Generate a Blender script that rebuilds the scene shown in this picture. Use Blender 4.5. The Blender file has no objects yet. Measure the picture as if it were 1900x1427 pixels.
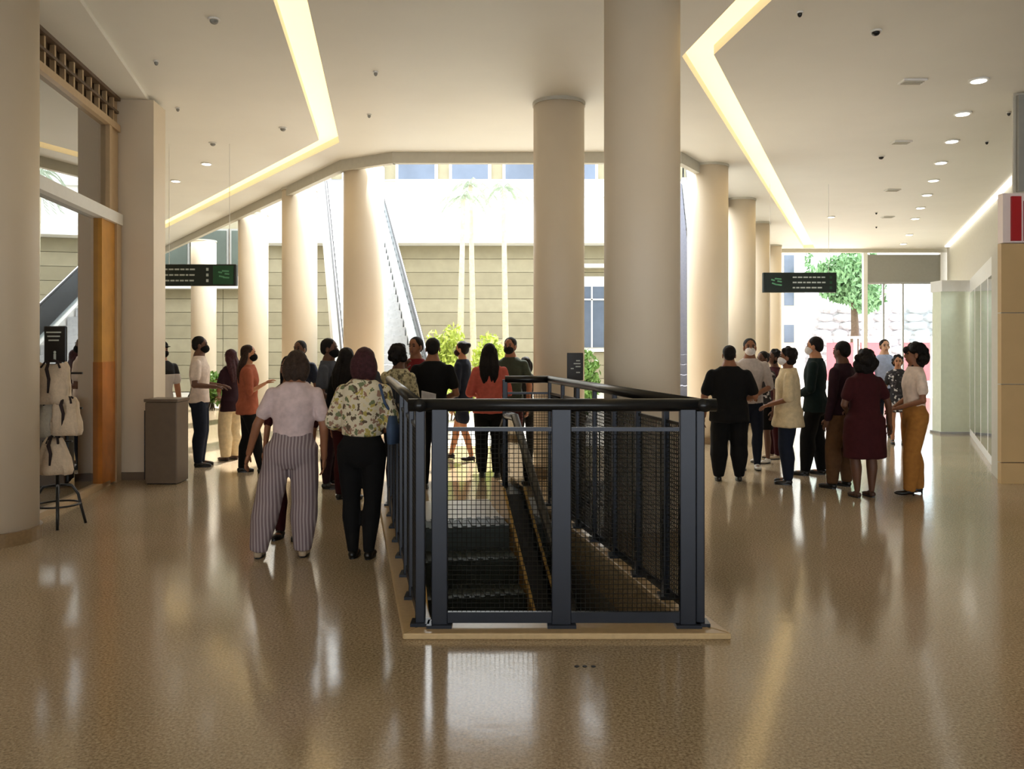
import bpy, bmesh, math, random
from mathutils import Vector, Matrix, Euler, noise
random.seed(7)
PI = math.pi
SC = bpy.context.scene
COL = SC.collection

# ---------------------------------------------------------------- camera, sky, exposure
F = 1500.0; HOR = 642.0; EYE = 1.6; CEIL = 4.6
cam_d = bpy.data.cameras.new('camera'); cam = bpy.data.objects.new('camera', cam_d); COL.objects.link(cam)
cam.location = (0, 0, EYE); cam.rotation_euler = (PI/2, 0, 0)
cam_d.sensor_width = 36; cam_d.lens = 36*F/1900; cam_d.shift_y = -(713.5-HOR)/1900
cam_d.clip_end = 400
SC.camera = cam
w = bpy.data.worlds.new('sky'); SC.world = w; w.use_nodes = True
bg = w.node_tree.nodes['Background']
bg.inputs['Color'].default_value = (0.93, 0.97, 1.0, 1); bg.inputs['Strength'].default_value = 3.4
sd = bpy.data.lights.new('sun', 'SUN'); sd.energy = 8.0; sd.angle = 0.03; sd.color = (1, .96, .9)
sun = bpy.data.objects.new('sun', sd); COL.objects.link(sun); sun.rotation_euler = (math.radians(-34), math.radians(10), 0)
SC.view_settings.view_transform = 'Standard'; SC.view_settings.look = 'None'
SC.view_settings.exposure = 0.55; SC.view_settings.gamma = 1; SC.view_settings.use_curve_mapping = False

def fp(px, py):                     # measured spot on the floor -> metres
    d = EYE*F/(py-HOR); return ((px-950)/F*d, d)
def cp(px, py):                     # measured spot on the ceiling -> metres
    d = (CEIL-EYE)*F/(HOR-py); return ((px-950)/F*d, d)

# ---------------------------------------------------------------- materials
def lin(c):
    return tuple(((v/255/12.92) if v/255 <= .04045 else ((v/255+.055)/1.055)**2.4) for v in c)
MATS = {}
def mat(name, c, rough=.6, metal=0, var=.08, scale=14, bump=0.0, bscale=60, spec=.5, emit=None, estr=0):
    if name in MATS: return MATS[name]
    m = bpy.data.materials.new(name); m.use_nodes = True; nt = m.node_tree; N = nt.nodes; L = nt.links
    b = N['Principled BSDF']; b.inputs['Roughness'].default_value = rough; b.inputs['Metallic'].default_value = metal
    b.inputs['Specular IOR Level'].default_value = spec
    tc = N.new('ShaderNodeTexCoord'); nz = N.new('ShaderNodeTexNoise'); nz.inputs['Scale'].default_value = scale; nz.inputs['Detail'].default_value = 5
    L.new(tc.outputs['Object'], nz.inputs['Vector'])
    r = N.new('ShaderNodeValToRGB'); r.color_ramp.elements[0].position = .3; r.color_ramp.elements[1].position = .7
    r.color_ramp.elements[0].color = tuple(max(0, v*(1-var)) for v in c)+(1,); r.color_ramp.elements[1].color = tuple(min(1, v*(1+var)) for v in c)+(1,)
    L.new(nz.outputs['Fac'], r.inputs['Fac']); L.new(r.outputs['Color'], b.inputs['Base Color'])
    if bump:
        n2 = N.new('ShaderNodeTexNoise'); n2.inputs['Scale'].default_value = bscale; L.new(tc.outputs['Object'], n2.inputs['Vector'])
        bp = N.new('ShaderNodeBump'); bp.inputs['Strength'].default_value = bump; bp.inputs['Distance'].default_value = .02
        L.new(n2.outputs['Fac'], bp.inputs['Height']); L.new(bp.outputs['Normal'], b.inputs['Normal'])
    if emit:
        b.inputs['Emission Color'].default_value = tuple(emit)+(1,); b.inputs['Emission Strength'].default_value = estr
    MATS[name] = m; return m

def glass_mat(name, refl, tint, rough=0.0, trans=(1, 1, 1)):
    m = bpy.data.materials.new(name); m.use_nodes = True; nt = m.node_tree; N = nt.nodes; L = nt.links
    N.remove(N['Principled BSDF']); out = N['Material Output']
    g = N.new('ShaderNodeBsdfGlossy'); g.inputs['Roughness'].default_value = rough; g.inputs['Color'].default_value = tint+(1,)
    t = N.new('ShaderNodeBsdfTransparent'); t.inputs['Color'].default_value = trans+(1,)
    fr = N.new('ShaderNodeFresnel'); fr.inputs['IOR'].default_value = 1.5
    ad = N.new('ShaderNodeMath'); ad.operation = 'ADD'; ad.use_clamp = True; ad.inputs[1].default_value = refl; L.new(fr.outputs[0], ad.inputs[0])
    mx = N.new('ShaderNodeMixShader'); L.new(ad.outputs[0], mx.inputs[0]); L.new(t.outputs[0], mx.inputs[1]); L.new(g.outputs[0], mx.inputs[2])
    L.new(mx.outputs[0], out.inputs['Surface']); MATS[name] = m; return m

def floor_mat():
    m = bpy.data.materials.new('polished_granite'); m.use_nodes = True; nt = m.node_tree; N = nt.nodes; L = nt.links; b = N['Principled BSDF']
    tc = N.new('ShaderNodeTexCoord')
    n1 = N.new('ShaderNodeTexNoise'); n1.inputs['Scale'].default_value = 75; n1.inputs['Detail'].default_value = 3; n1.inputs['Roughness'].default_value = .7
    n2 = N.new('ShaderNodeTexNoise'); n2.inputs['Scale'].default_value = .55; n2.inputs['Detail'].default_value = 3
    for n in (n1, n2): L.new(tc.outputs['Object'], n.inputs['Vector'])
    r = N.new('ShaderNodeValToRGB'); e = r.color_ramp.elements
    e[0].position = .34; e[0].color = lin((132, 118, 96))+(1,); e[1].position = .66; e[1].color = lin((204, 190, 166))+(1,)
    k = r.color_ramp.elements.new(.48); k.color = lin((170, 154, 130))+(1,)
    L.new(n1.outputs['Fac'], r.inputs['Fac'])
    r2 = N.new('ShaderNodeValToRGB'); r2.color_ramp.elements[0].color = (.84, .82, .74, 1); r2.color_ramp.elements[1].color = (1.06, 1.0, .98, 1)
    r2.color_ramp.elements[0].position = .3; r2.color_ramp.elements[1].position = .7; L.new(n2.outputs['Fac'], r2.inputs['Fac'])
    mx = N.new('ShaderNodeMix'); mx.data_type = 'RGBA'; mx.blend_type = 'MULTIPLY'; mx.inputs['Factor'].default_value = 1
    L.new(r.outputs['Color'], mx.inputs['A']); L.new(r2.outputs['Color'], mx.inputs['B']); L.new(mx.outputs['Result'], b.inputs['Base Color'])
    b.inputs['Roughness'].default_value = .13; b.inputs['Specular IOR Level'].default_value = .5
    n3 = N.new('ShaderNodeTexNoise'); n3.inputs['Scale'].default_value = 9; L.new(tc.outputs['Object'], n3.inputs['Vector'])
    bp = N.new('ShaderNodeBump'); bp.inputs['Strength'].default_value = .06; bp.inputs['Distance'].default_value = .01
    L.new(n3.outputs['Fac'], bp.inputs['Height']); L.new(bp.outputs['Normal'], b.inputs['Normal'])
    MATS['floor'] = m; return m

def stripe_mat(name, a, b_, freq):
    m = bpy.data.materials.new(name); m.use_nodes = True; nt = m.node_tree; N = nt.nodes; L = nt.links; b = N['Principled BSDF']; b.inputs['Roughness'].default_value = .85
    tc = N.new('ShaderNodeTexCoord'); wv = N.new('ShaderNodeTexWave'); wv.bands_direction = 'X'; wv.inputs['Scale'].default_value = freq
    wv.inputs['Distortion'].default_value = .8; wv.inputs['Detail Scale'].default_value = .6
    L.new(tc.outputs['Object'], wv.inputs['Vector'])
    r = N.new('ShaderNodeValToRGB'); r.color_ramp.elements[0].position = .45; r.color_ramp.elements[1].position = .75
    r.color_ramp.elements[0].color = a+(1,); r.color_ramp.elements[1].color = b_+(1,)
    L.new(wv.outputs['Fac'], r.inputs['Fac']); L.new(r.outputs['Color'], b.inputs['Base Color']); MATS[name] = m; return m

def floral_mat(name, base, cols, scale):
    m = bpy.data.materials.new(name); m.use_nodes = True; nt = m.node_tree; N = nt.nodes; L = nt.links; b = N['Principled BSDF']; b.inputs['Roughness'].default_value = .85
    tc = N.new('ShaderNodeTexCoord'); v = N.new('ShaderNodeTexVoronoi'); v.inputs['Scale'].default_value = scale; L.new(tc.outputs['Object'], v.inputs['Vector'])
    sp = N.new('ShaderNodeSeparateColor'); L.new(v.outputs['Color'], sp.inputs[0])
    r = N.new('ShaderNodeValToRGB'); r.color_ramp.interpolation = 'CONSTANT'; els = r.color_ramp.elements
    els[0].position = 0; els[0].color = cols[0]+(1,); els[1].position = 1/len(cols); els[1].color = cols[1 % len(cols)]+(1,)
    for i in range(2, len(cols)):
        e = els.new(i/len(cols)); e.color = cols[i]+(1,)
    L.new(sp.outputs[0], r.inputs['Fac'])
    lt = N.new('ShaderNodeMath'); lt.operation = 'LESS_THAN'; lt.inputs[1].default_value = .5; L.new(v.outputs['Distance'], lt.inputs[0])
    nz = N.new('ShaderNodeTexNoise'); nz.inputs['Scale'].default_value = scale*.9; nz.inputs['Detail'].default_value = 3; L.new(tc.outputs['Object'], nz.inputs['Vector'])
    va = N.new('ShaderNodeVectorMath'); va.operation = 'MULTIPLY_ADD'; va.inputs[1].default_value = (.09, .09, .09); L.new(nz.outputs['Color'], va.inputs[0]); L.new(tc.outputs['Object'], va.inputs[2]); L.new(va.outputs[0], v.inputs['Vector'])
    mx = N.new('ShaderNodeMix'); mx.data_type = 'RGBA'; L.new(lt.outputs[0], mx.inputs['Factor'])
    mx.inputs['A'].default_value = base+(1,); L.new(r.outputs['Color'], mx.inputs['B']); L.new(mx.outputs['Result'], b.inputs['Base Color'])
    MATS[name] = m; return m

def band_mat(name, upper, lower, split):     # garment with a dark yoke over a pale body
    m = bpy.data.materials.new(name); m.use_nodes = True; nt = m.node_tree; N = nt.nodes; L = nt.links; b = N['Principled BSDF']; b.inputs['Roughness'].default_value = .85
    tc = N.new('ShaderNodeTexCoord'); s = N.new('ShaderNodeSeparateXYZ'); L.new(tc.outputs['Object'], s.inputs[0])
    g = N.new('ShaderNodeMath'); g.operation = 'GREATER_THAN'; g.inputs[1].default_value = split; L.new(s.outputs['Z'], g.inputs[0])
    mx = N.new('ShaderNodeMix'); mx.data_type = 'RGBA'; L.new(g.outputs[0], mx.inputs['Factor'])
    mx.inputs['A'].default_value = lower+(1,); mx.inputs['B'].default_value = upper+(1,); L.new(mx.outputs['Result'], b.inputs['Base Color']); MATS[name] = m; return m

FLOOR = floor_mat()
CEILM = mat('ceiling_plaster', lin((233, 231, 222)), .55, var=.02, scale=1.2)
COLM = mat('column_paint', lin((224, 209, 186)), .5, var=.02, scale=2)
PLINTH = mat('plinth_stone', lin((140, 116, 84)), .35, var=.12, scale=40)
WHITE = mat('white_paint', lin((238, 238, 234)), .5, var=.02)
FASCIA = mat('fascia_grey', lin((196, 192, 178)), .6, var=.03)
TAN = mat('tan_cladding', lin((150, 142, 116)), .7, var=.07, scale=3)
TAN2 = mat('tan_cladding_pale', lin((160, 152, 126)), .7, var=.07, scale=3)
DARKGL = mat('dark_glass', lin((92, 104, 122)), .12, var=.2, scale=.8)
DIMGL = mat('dim_green_glass', lin((84, 92, 84)), .4, var=.2, scale=.8, spec=.2)
STEEL = mat('brushed_steel', lin((176, 178, 182)), .3, .7, var=.05)
RAILM = mat('rail_paint', lin((27, 32, 42)), .32, .35, var=.08)
RAILD = mat('rail_dark', lin((24, 26, 28)), .3, .2, var=.1)
WIRE = mat('wire_dark', lin((22, 26, 27)), .5, .2, var=.1)
CURB = mat('curb_stone', lin((190, 164, 122)), .3, var=.08, scale=30)
PITM = mat('pit_wall_paint', lin((112, 104, 92)), .7, var=.05)
BLACK = mat('black_plastic', lin((20, 20, 21)), .4, var=.1)
RUBBER = mat('handrail_rubber', lin((16, 16, 17)), .35, var=.1)
PLATE = mat('landing_metal', lin((196, 194, 190)), .35, .2, var=.05)
STEPG = mat('step_metal_grey', lin((136, 136, 146)), .4, .5, var=.08)
STEPM = mat('step_metal', lin((200, 202, 204)), .45, .25, var=.08)
STEPD = mat('step_metal_dark', lin((66, 74, 74)), .45, .4, var=.1)
SKIRTM = mat('skirt_brass', lin((196, 158, 92)), .3, .4, var=.05)  # yellow tone carries the light falling on the skirt
WOOD = mat('door_wood', lin((196, 120, 44)), .35, var=.16, scale=5)
WOODL = mat('door_wood_pale', lin((206, 150, 66)), .35, var=.12, scale=5)
FRAME = mat('shopfront_frame', lin((196, 170, 134)), .4, var=.04)
FRAMED = mat('louver_bronze', lin((98, 78, 58)), .5, var=.1)
STONE = mat('beige_stone', lin((204, 172, 122)), .35, var=.05, scale=2.5)
BIN = mat('bin_grey', lin((112, 96, 80)), .45, var=.05)
CANVAS = mat('canvas_cream', lin((214, 194, 168)), .9, var=.08, scale=30, bump=.3)
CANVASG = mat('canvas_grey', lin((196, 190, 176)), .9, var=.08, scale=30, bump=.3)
STRAP = mat('bag_strap', lin((42, 30, 32)), .8)
REDP = mat('sign_red', lin((176, 10, 22)), .4, var=.02)
SIGNW = mat('sign_white', lin((240, 225, 220)), .5, var=.01)
SIGNK = mat('sign_black', lin((16, 30, 26)), .35, var=.05)
SIGNL = mat('sign_logo_green', lin((96, 160, 120)), .5, var=.05)
SIGNG = mat('sign_green', lin((20, 78, 46)), .4, var=.1)
INK = mat('sign_ink', lin((196, 204, 200)), .5, var=.02)
GREYP = mat('grey_screen', lin((150, 150, 144)), .6, var=.03)
PALEG = mat('pale_green_panel', lin((226, 232, 210)), .4, var=.03)
LEAF = mat('leaf_green', lin((104, 140, 64)), .6, var=.25, scale=5)
LEAFY = mat('leaf_yellow_green', lin((176, 190, 84)), .6, var=.25, scale=5)
LEAFD = mat('leaf_deep', lin((112, 150, 104)), .6, var=.3, scale=4)
PALMG = mat('palm_frond', lin((166, 178, 158)), .5, var=.15)  # fronds paled in colour to stand for the court's overexposure
BARK = mat('palm_bark', lin((196, 186, 160)), .9, var=.15, scale=12)
BARKD = mat('tree_bark', lin((96, 80, 64)), .9, var=.2, scale=12)
PAVE = mat('pale_paving', lin((214, 208, 196)), .35, var=.05, scale=5)
PINKR = mat('faded_red', lin((208, 104, 112)), .6, var=.06)  # red lightened in colour to imitate haze and overexposure outside
ROCK = mat('terrace_stone', lin((186, 186, 190)), .9, var=.2, scale=6)
COVE = mat('cove_glow', lin((255, 232, 180)), .6, var=.01, emit=lin((255, 222, 160)), estr=1.15)
SLOT = mat('slot_glow', (1, .97, .9), .6, var=.01, emit=(1, .96, .86), estr=1.6)
SHOPFILL = mat('shop_lamp', (1, 1, 1), .6, var=.01, emit=(1, .97, .95), estr=5)  # made-up glow that brightens the glazed shop row from inside
LAMPM = mat('lamp_glow', (1, 1, .95), .6, var=.01, emit=(1, .97, .88), estr=7)
GLASSR = glass_mat('shop_glass', .42, (.96, .97, .97), 0.0, (.75, .77, .76))
GLASSC = glass_mat('clear_glass', .05, (.95, .98, 1), 0.0, (.86, .92, .93))

# ---------------------------------------------------------------- mesh helpers
def world_off(p):
    v = Vector((0, 0, 0))
    while p: v += p.location; p = p.parent
    return v
def link(name, me, parent=None, local=False):
    o = bpy.data.objects.new(name, me); COL.objects.link(o)
    if parent: o.parent = parent
    return o
def tag(o, label=None, cat=None, group=None, kind=None):
    if label: o['label'] = label
    if cat: o['category'] = cat
    if group: o['group'] = group
    if kind: o['kind'] = kind
    return o
def thing(name, loc, label, cat, group=None, rz=0):
    o = bpy.data.objects.new(name, None); COL.objects.link(o); o.empty_display_size = .2
    o.location = (loc[0], loc[1], loc[2] if len(loc) > 2 else 0); o.rotation_euler.z = rz
    return tag(o, label, cat, group)

class MB:
    def __init__(s): s.v = []; s.f = []; s.m = []; s.cm = 0
    def add(s, vs, fs):
        n = len(s.v); s.v += [tuple(v) for v in vs]; s.f += [tuple(i+n for i in f) for f in fs]; s.m += [s.cm]*len(fs); return s
    def box(s, c, size, rz=0, M=None):
        hx, hy, hz = size[0]/2, size[1]/2, size[2]/2
        R = M if M is not None else Matrix.Rotation(rz, 3, 'Z')
        vs = [Vector(c)+R @ Vector((x, y, z)) for x, y, z in ((-hx, -hy, -hz), (hx, -hy, -hz), (hx, hy, -hz), (-hx, hy, -hz), (-hx, -hy, hz), (hx, -hy, hz), (hx, hy, hz), (-hx, hy, hz))]
        return s.add(vs, [(0, 3, 2, 1), (4, 5, 6, 7), (0, 1, 5, 4), (1, 2, 6, 5), (2, 3, 7, 6), (3, 0, 4, 7)])
    def bar(s, a, b, wd, th, up=(0, 0, 1)):           # rectangular bar from a to b
        a, b = Vector(a), Vector(b); d = (b-a); L = d.length; d.normalize(); u = Vector(up)
        if abs(d.dot(u)) > .95: u = Vector((0, 1, 0))
        x = d.cross(u).normalized(); z = x.cross(d)
        M = Matrix((x, d, z)).transposed()
        return s.box((a+b)/2, (wd, L, th), M=M)
    def prism(s, poly, z0, z1):
        n = len(poly)
        return s.add([(p[0], p[1], z0) for p in poly]+[(p[0], p[1], z1) for p in poly],
                     [tuple(reversed(range(n))), tuple(range(n, 2*n))]+[(i, (i+1) % n, (i+1) % n+n, i+n) for i in range(n)])
    def tube(s, path, rad, seg=10, cap=True):
        P = [Vector(p) for p in path]; n = len(P); R = rad if isinstance(rad, (list, tuple)) else [rad]*n
        vs = []; prev = None
        for i in range(n):
            t = (P[min(i+1, n-1)]-P[max(i-1, 0)]).normalized()
            if prev is None: a = Vector((0, 0, 1)) if abs(t.z) < .9 else Vector((1, 0, 0)); x = t.cross(a).normalized()
            else: x = (prev-t*prev.dot(t)).normalized()
            prev = x; y = t.cross(x)
            for k in range(seg):
                an = 2*PI*k/seg; vs.append(P[i]+(x*math.cos(an)+y*math.sin(an))*R[i])
        fs = [(i*seg+k, i*seg+(k+1) % seg, (i+1)*seg+(k+1) % seg, (i+1)*seg+k) for i in range(n-1) for k in range(seg)]
        if cap: fs += [tuple(reversed(range(seg))), tuple(range((n-1)*seg, n*seg))]
        return s.add(vs, fs)
    def ell(s, c, r, R=None, seg=12, rings=8):
        c = Vector(c); vs = [Vector((0, 0, -r[2]))]
        for i in range(1, rings):
            th = PI*i/rings
            for k in range(seg):
                a = 2*PI*k/seg; vs.append(Vector((r[0]*math.sin(th)*math.cos(a), r[1]*math.sin(th)*math.sin(a), -r[2]*math.cos(th))))
        vs.append(Vector((0, 0, r[2])))
        if R is not None: vs = [R @ v for v in vs]
        vs = [v+c for v in vs]; T = len(vs)-1
        fs = [(0, 1+(k+1) % seg, 1+k) for k in range(seg)]
        for i in range(rings-2):
            for k in range(seg):
                a = 1+i*seg+k; b = 1+i*seg+(k+1) % seg; fs.append((a, b, b+seg, a+seg))
        o = 1+(rings-2)*seg; fs += [(T, o+k, o+(k+1) % seg) for k in range(seg)]
        return s.add(vs, fs)
    def loft(s, rings, seg=20):                       # rings: (cx, cy, z, rx, ry)
        vs = []
        for cx, cy, z, rx, ry in rings:
            for k in range(seg):
                a = 2*PI*k/seg; vs.append((cx+rx*math.cos(a), cy+ry*math.sin(a), z))
        n = len(rings)
        fs = [(i*seg+k, i*seg+(k+1) % seg, (i+1)*seg+(k+1) % seg, (i+1)*seg+k) for i in range(n-1) for k in range(seg)]
        fs += [tuple(reversed(range(seg))), tuple(range((n-1)*seg, n*seg))]
        return s.add(vs, fs)
    def mesh(s, name, mats, off=Vector((0, 0, 0)), smooth=False):
        me = bpy.data.meshes.new(name); me.from_pydata([(v[0]-off.x, v[1]-off.y, v[2]-off.z) for v in s.v], [], s.f)
        for m in (mats if isinstance(mats, (list, tuple)) else [mats]): me.materials.append(m)
        if s.cm or any(s.m): me.polygons.foreach_set('material_index', s.m)
        if smooth: me.polygons.foreach_set('use_smooth', [True]*len(s.f))
        me.update(); return me
    def build(s, name, m, parent=None, smooth=False, local=False, bevel=0):
        off = Vector((0, 0, 0)) if local else world_off(parent)
        o = link(name, s.mesh(name, m, off, smooth), parent)
        if bevel:
            b = o.modifiers.new('bevel', 'BEVEL'); b.width = bevel; b.segments = 2; b.limit_method = 'ANGLE'
        return o
def struct(name, mb, m, parent=None, **k):
    o = mb.build(name, m, parent, **k)
    if parent is None: o['kind'] = 'structure'
    return o
def shaft(mb, x, y, r, z0, z1, seg=40): return mb.tube([(x, y, z0), (x, y, z1)], r, seg)

# ---------------------------------------------------------------- the enclosure's ground plan (needed for the floor opening)
EX0, EY0, EW, EL, ES = -.535, 4.50, 1.62, 3.5, -.2
def E(a, b, z=0.0): return Vector((EX0+a+ES*b, EY0+b, z))
HOLE = [E(.10, .12), E(EW-.08, .12), E(EW-.08, EL), E(.10, EL)]

# ---------------------------------------------------------------- floor, ground
SL, SR = -.70, .425                                   # run of the two wings
outer = [(-22, -12), (18, -12), (18, 25.0), (-22, 25.0)]
fm = MB(); H4 = [(p.x, p.y) for p in HOLE]
for i in range(4):
    j = (i+1) % 4
    fm.prism([outer[i], outer[j], H4[j], H4[i]], -.28, 0)
flo = struct('floor', fm, FLOOR)
ap = MB().prism([(-1.9, 12.9), (2.7, 12.9), (7.75, 24.9), (-10.6, 24.9)], .001, .006)
struct('floor_atrium', ap, PAVE)
struct('ground', MB().prism([(-80, 25), (90, 25), (90, 130), (-80, 130)], -.3, -.01), PAVE)
for px in (1070, 1085, 1101):
    x, y = fp(px, 1237); MB().tube([(x, y, 0), (x, y, .003)], .012, 10).build('floor_stud', RAILD, flo)
# pit below the escalator opening
pit = MB()
a, b, c, d = HOLE
def wall_between(mb, p, q, z0, z1, th, side):
    p, q = Vector((p[0], p[1])), Vector((q[0], q[1])); n = Vector(((q-p).y, -(q-p).x)).normalized()*th*side
    return mb.prism([p, q, q+n, p+n] if side > 0 else [p, p+n, q+n, q], z0, z1)
nb = E(EW-.08, -4); na = E(.10, -4)
wall_between(pit, nb, c, -3.2, -.28, .15, 1); wall_between(pit, na, d, -3.2, -.28, .15, -1); wall_between(pit, d, c, -3.2, -.28, .15, -1); wall_between(pit, na, nb, -3.2, -.28, .15, 1)
struct('wall_pit', pit, PITM)
struct('floor_pit', MB().prism([(na.x-.2, na.y-.2), (nb.x+.2, nb.y-.2), (c.x+.2, c.y+.2), (d.x-.2, d.y+.2)], -3.3, -3.2), PITM)

# ---------------------------------------------------------------- ceiling with recessed light coves
cpoly = [(-22, -12), (18, -12), (18, 25), (8.0, 25), (3.06, 13.2), (2.62, 12.5), (-1.85, 12.5), (-2.78, 13.05), (-10.9, 25), (-22, 25)]
cm = MB().prism(cpoly, CEIL, 5.6)
cut = MB()
def miter(pts, wd):
    L, R = [], []
    n = len(pts)
    for i, p in enumerate(pts):
        p = Vector(p); ds = []
        if i: ds.append((p-Vector(pts[i-1])).normalized())
        if i < n-1: ds.append((Vector(pts[i+1])-p).normalized())
        t = sum(ds, Vector((0, 0))).normalized(); nn = Vector((-t.y, t.x)); k = 1/max(.3, nn.dot(Vector((-ds[0].y, ds[0].x))))
        L.append(p+nn*wd/2*k); R.append(p-nn*wd/2*k)
    return L+R[::-1]
cl = [(-.45, -4), (-1.93, 7.06), (-2.68, 11.85), (-9.6, 21.4)]
cr = [(3.5, -4), (2.09, 7.06), (1.92, 8.35), (9.1, 24.75)]
COVES = [(miter(cl, .29), cl), (miter(cr, .31), cr)]
for poly, _ in COVES:
    cut.prism(poly, CEIL-.05, CEIL+.16)
ceil = struct('ceiling', cm, CEILM)
cutter = cut.build('cove_cutter', CEILM)
for o in (ceil, cutter):
    bmx = bmesh.new(); bmx.from_mesh(o.data); bmesh.ops.recalc_face_normals(bmx, faces=bmx.faces); bmx.to_mesh(o.data); bmx.free()
md = ceil.modifiers.new('b', 'BOOLEAN'); md.object = cutter; md.operation = 'DIFFERENCE'; md.solver = 'EXACT'
dg = bpy.context.evaluated_depsgraph_get()
nm = bpy.data.meshes.new_from_object(ceil.evaluated_get(dg)); ceil.modifiers.clear(); ceil.data = nm
bpy.data.objects.remove(cutter)
for (poly, line), lab in zip(COVES, ('bent warm recessed ceiling light strip above the crowd on the left', 'bent warm recessed ceiling light strip running down the right aisle')):
    p0 = line[1]
    t = thing('cove_light', (p0[0], p0[1], CEIL), lab, 'ceiling light')
    MB().prism(poly, CEIL+.10, CEIL+.155).build('diffuser', COVE, t)
# fascias at the ceiling edge towards the open court
fs = MB()
edge = [(7.95, 24.95), (3.06, 13.2), (2.62, 12.5), (-1.85, 12.5), (-2.78, 13.05), (-10.85, 24.95)]
for i in range(len(edge)-1):
    wall_between(fs, edge[i], edge[i+1], CEIL-.17, CEIL+1.1, .10, 1)
struct('trim_1', fs, FASCIA)
# soffit along the shopfront
struct('trim_2', MB().prism([(-3.35, 5.5), (-4.42, 9.9), (-4.75, 9.9), (-4.2, 5.5)], CEIL-.05, CEIL+.01), CEILM)

# ---------------------------------------------------------------- columns
def column(px, d, r, lab, sq=False, grp='round pale columns'):
    x = (px-950)/F*d
    t = thing('column', (x, d, 0), lab, 'column', grp)
    shaft(MB(), x, d, r, .1, CEIL).build('shaft', COLM, t, smooth=False)
    for p in t.children[0].data.polygons: p.use_smooth = len(p.vertices) == 4
    shaft(MB(), x, d, r+.025, 0, .11).build('plinth', PLINTH, t)
    shaft(MB(), x, d, r+.012, CEIL-.04, CEIL-.0).build('collar', FASCIA, t)
    return t
column(-11, 6.65, .325, 'broad round column cut by the left edge of the picture, beside the hanging bags')
column(1191, 6.75, .315, 'broad pale round column right behind the right handrail of the escalator railing')
column(1037, 10.0, .315, 'tan shaded round column left of the broad column behind the railing')
column(675, 13.3, .33, 'round column behind the floral blouse woman, in front of the court escalator')
column(556, 15.5, .33, 'round column behind the woman in white tee, second from the court on the left')
column(470, 18.4, .33, 'greenish lit round column behind the woman in the orange top')
column(378, 23.0, .34, 'farthest round column on the left, crossed by the hanging sign')
column(1313, 13.5, .335, 'round column at the court corner, behind the stout man in black')
column(1371, 16.6, .33, 'round column second along the right aisle from the court')
column(1403, 19.8, .33, 'round column third along the right aisle from the court')
column(1429, 24.2, .33, 'last round column by the far right entrance, beside the hanging sign')

# ---------------------------------------------------------------- shop on the left
def SF(d, off=0): return -4.70+.15*(9.7-d)+off          # shopfront line
t = thing('shopfront_pillar', (SF(9.8)+.05, 9.8, 0), 'square beige pillar at the shop corner beside the grey podium', 'pillar')
MB().prism([(-4.74, 9.66), (-4.30, 9.70), (-4.34, 10.12), (-4.78, 10.10)], .09, CEIL-.05).build('shaft', COLM, t)
MB().prism([(-4.70, 9.63), (-4.27, 9.67), (-4.31, 10.15), (-4.78, 10.13)], 0, .09).build('plinth', BIN, t)
MB().prism([(-4.86, 9.58), (-4.72, 9.60), (-4.72, 9.70), (-4.86, 9.68)], 0, CEIL-.05).build('corner_mould', FRAME, t)
sf = thing('shopfront', (SF(8.5), 8.5, 0), 'tall reflective glass shopfront with beige frame at far left', 'shopfront')
def sfpt(d, z, off=0): return Vector((SF(d, off), d, z))
def sfquad(name, d0, d1, z0, z1, m, th=.03, off=0, parent=sf):
    return MB().prism([sfpt(d0, 0, off-th), sfpt(d1, 0, off-th), sfpt(d1, 0, off), sfpt(d0, 0, off)][::-1], z0, z1).build(name, m, parent)
sfquad('pane', 7.0, 9.28, .06, 3.03, GLASSR, .015, -.03); sfquad('pane', 7.0, 9.28, 3.16, 4.14, GLASSR, .015, -.03)
sfquad('transom', 6.9, 9.62, 3.03, 3.16, WHITE, .16, .06); sfquad('head_rail', 6.9, 9.62, 4.14, 4.22, FRAME, .12, .03)
sfquad('mullion', 9.28, 9.36, 3.16, 4.14, FRAME, .1, .02); sfquad('side_panel', 9.36, 9.62, 3.16, 4.14, FRAME, .08, .0)
sfquad('sill', 6.9, 9.3, 0, .06, FRAME, .1, .02)
dr = sfquad('door', 9.04, 9.46, .02, 1.42, WOOD, .07, .02); sfquad('door_upper', 9.04, 9.46, 1.42, 3.03, WOODL, .07, .015)
sfquad('jamb', 9.46, 9.62, 0, 3.03, FRAME, .12, .04)
sfquad('louver_back', 6.9, 9.62, 4.22, CEIL-.05, FRAMED, .03, -.06)
for i in range(11):
    d0 = 7.1+i*.235
    sfquad('louver_post', d0, d0+.035, 4.22, CEIL-.06, FRAME, .05, .0)
sfquad('louver_rail', 6.9, 9.62, 4.36, 4.39, FRAMED, .04, .01); sfquad('top_rail', 6.9, 9.62, CEIL-.09, CEIL-.05, FRAMED, .08, .03)
sh = MB()
wall_between(sh, (-9.5, 1.5), (-9.5, 9.8), 0, CEIL, .1, -1); wall_between(sh, (-9.5, 9.8), (-4.82, 9.8), 0, CEIL, .1, -1); wall_between(sh, (-9.5, 1.5), (-4.0, 1.5), 0, CEIL, .1, 1)
struct('wall_shop', sh, FASCIA)
wl = MB(); wall_between(wl, (SF(6.85)-.1, 6.85), (-3.9, 1.5), 0, CEIL, .12, -1); struct('wall_left', wl, COLM)
# shop counter inside
ct = thing('shop_counter', (-6.2, 8.4, 0), 'grey-green counter inside the shop behind the hanging bags', 'counter')
MB().box((-6.2, 8.4, .5), (.7, 1.6, 1.0)).build('body', BIN, ct); MB().box((-6.2, 8.4, 1.02), (.8, 1.7, .05)).build('worktop', WOODL, ct)

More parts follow.
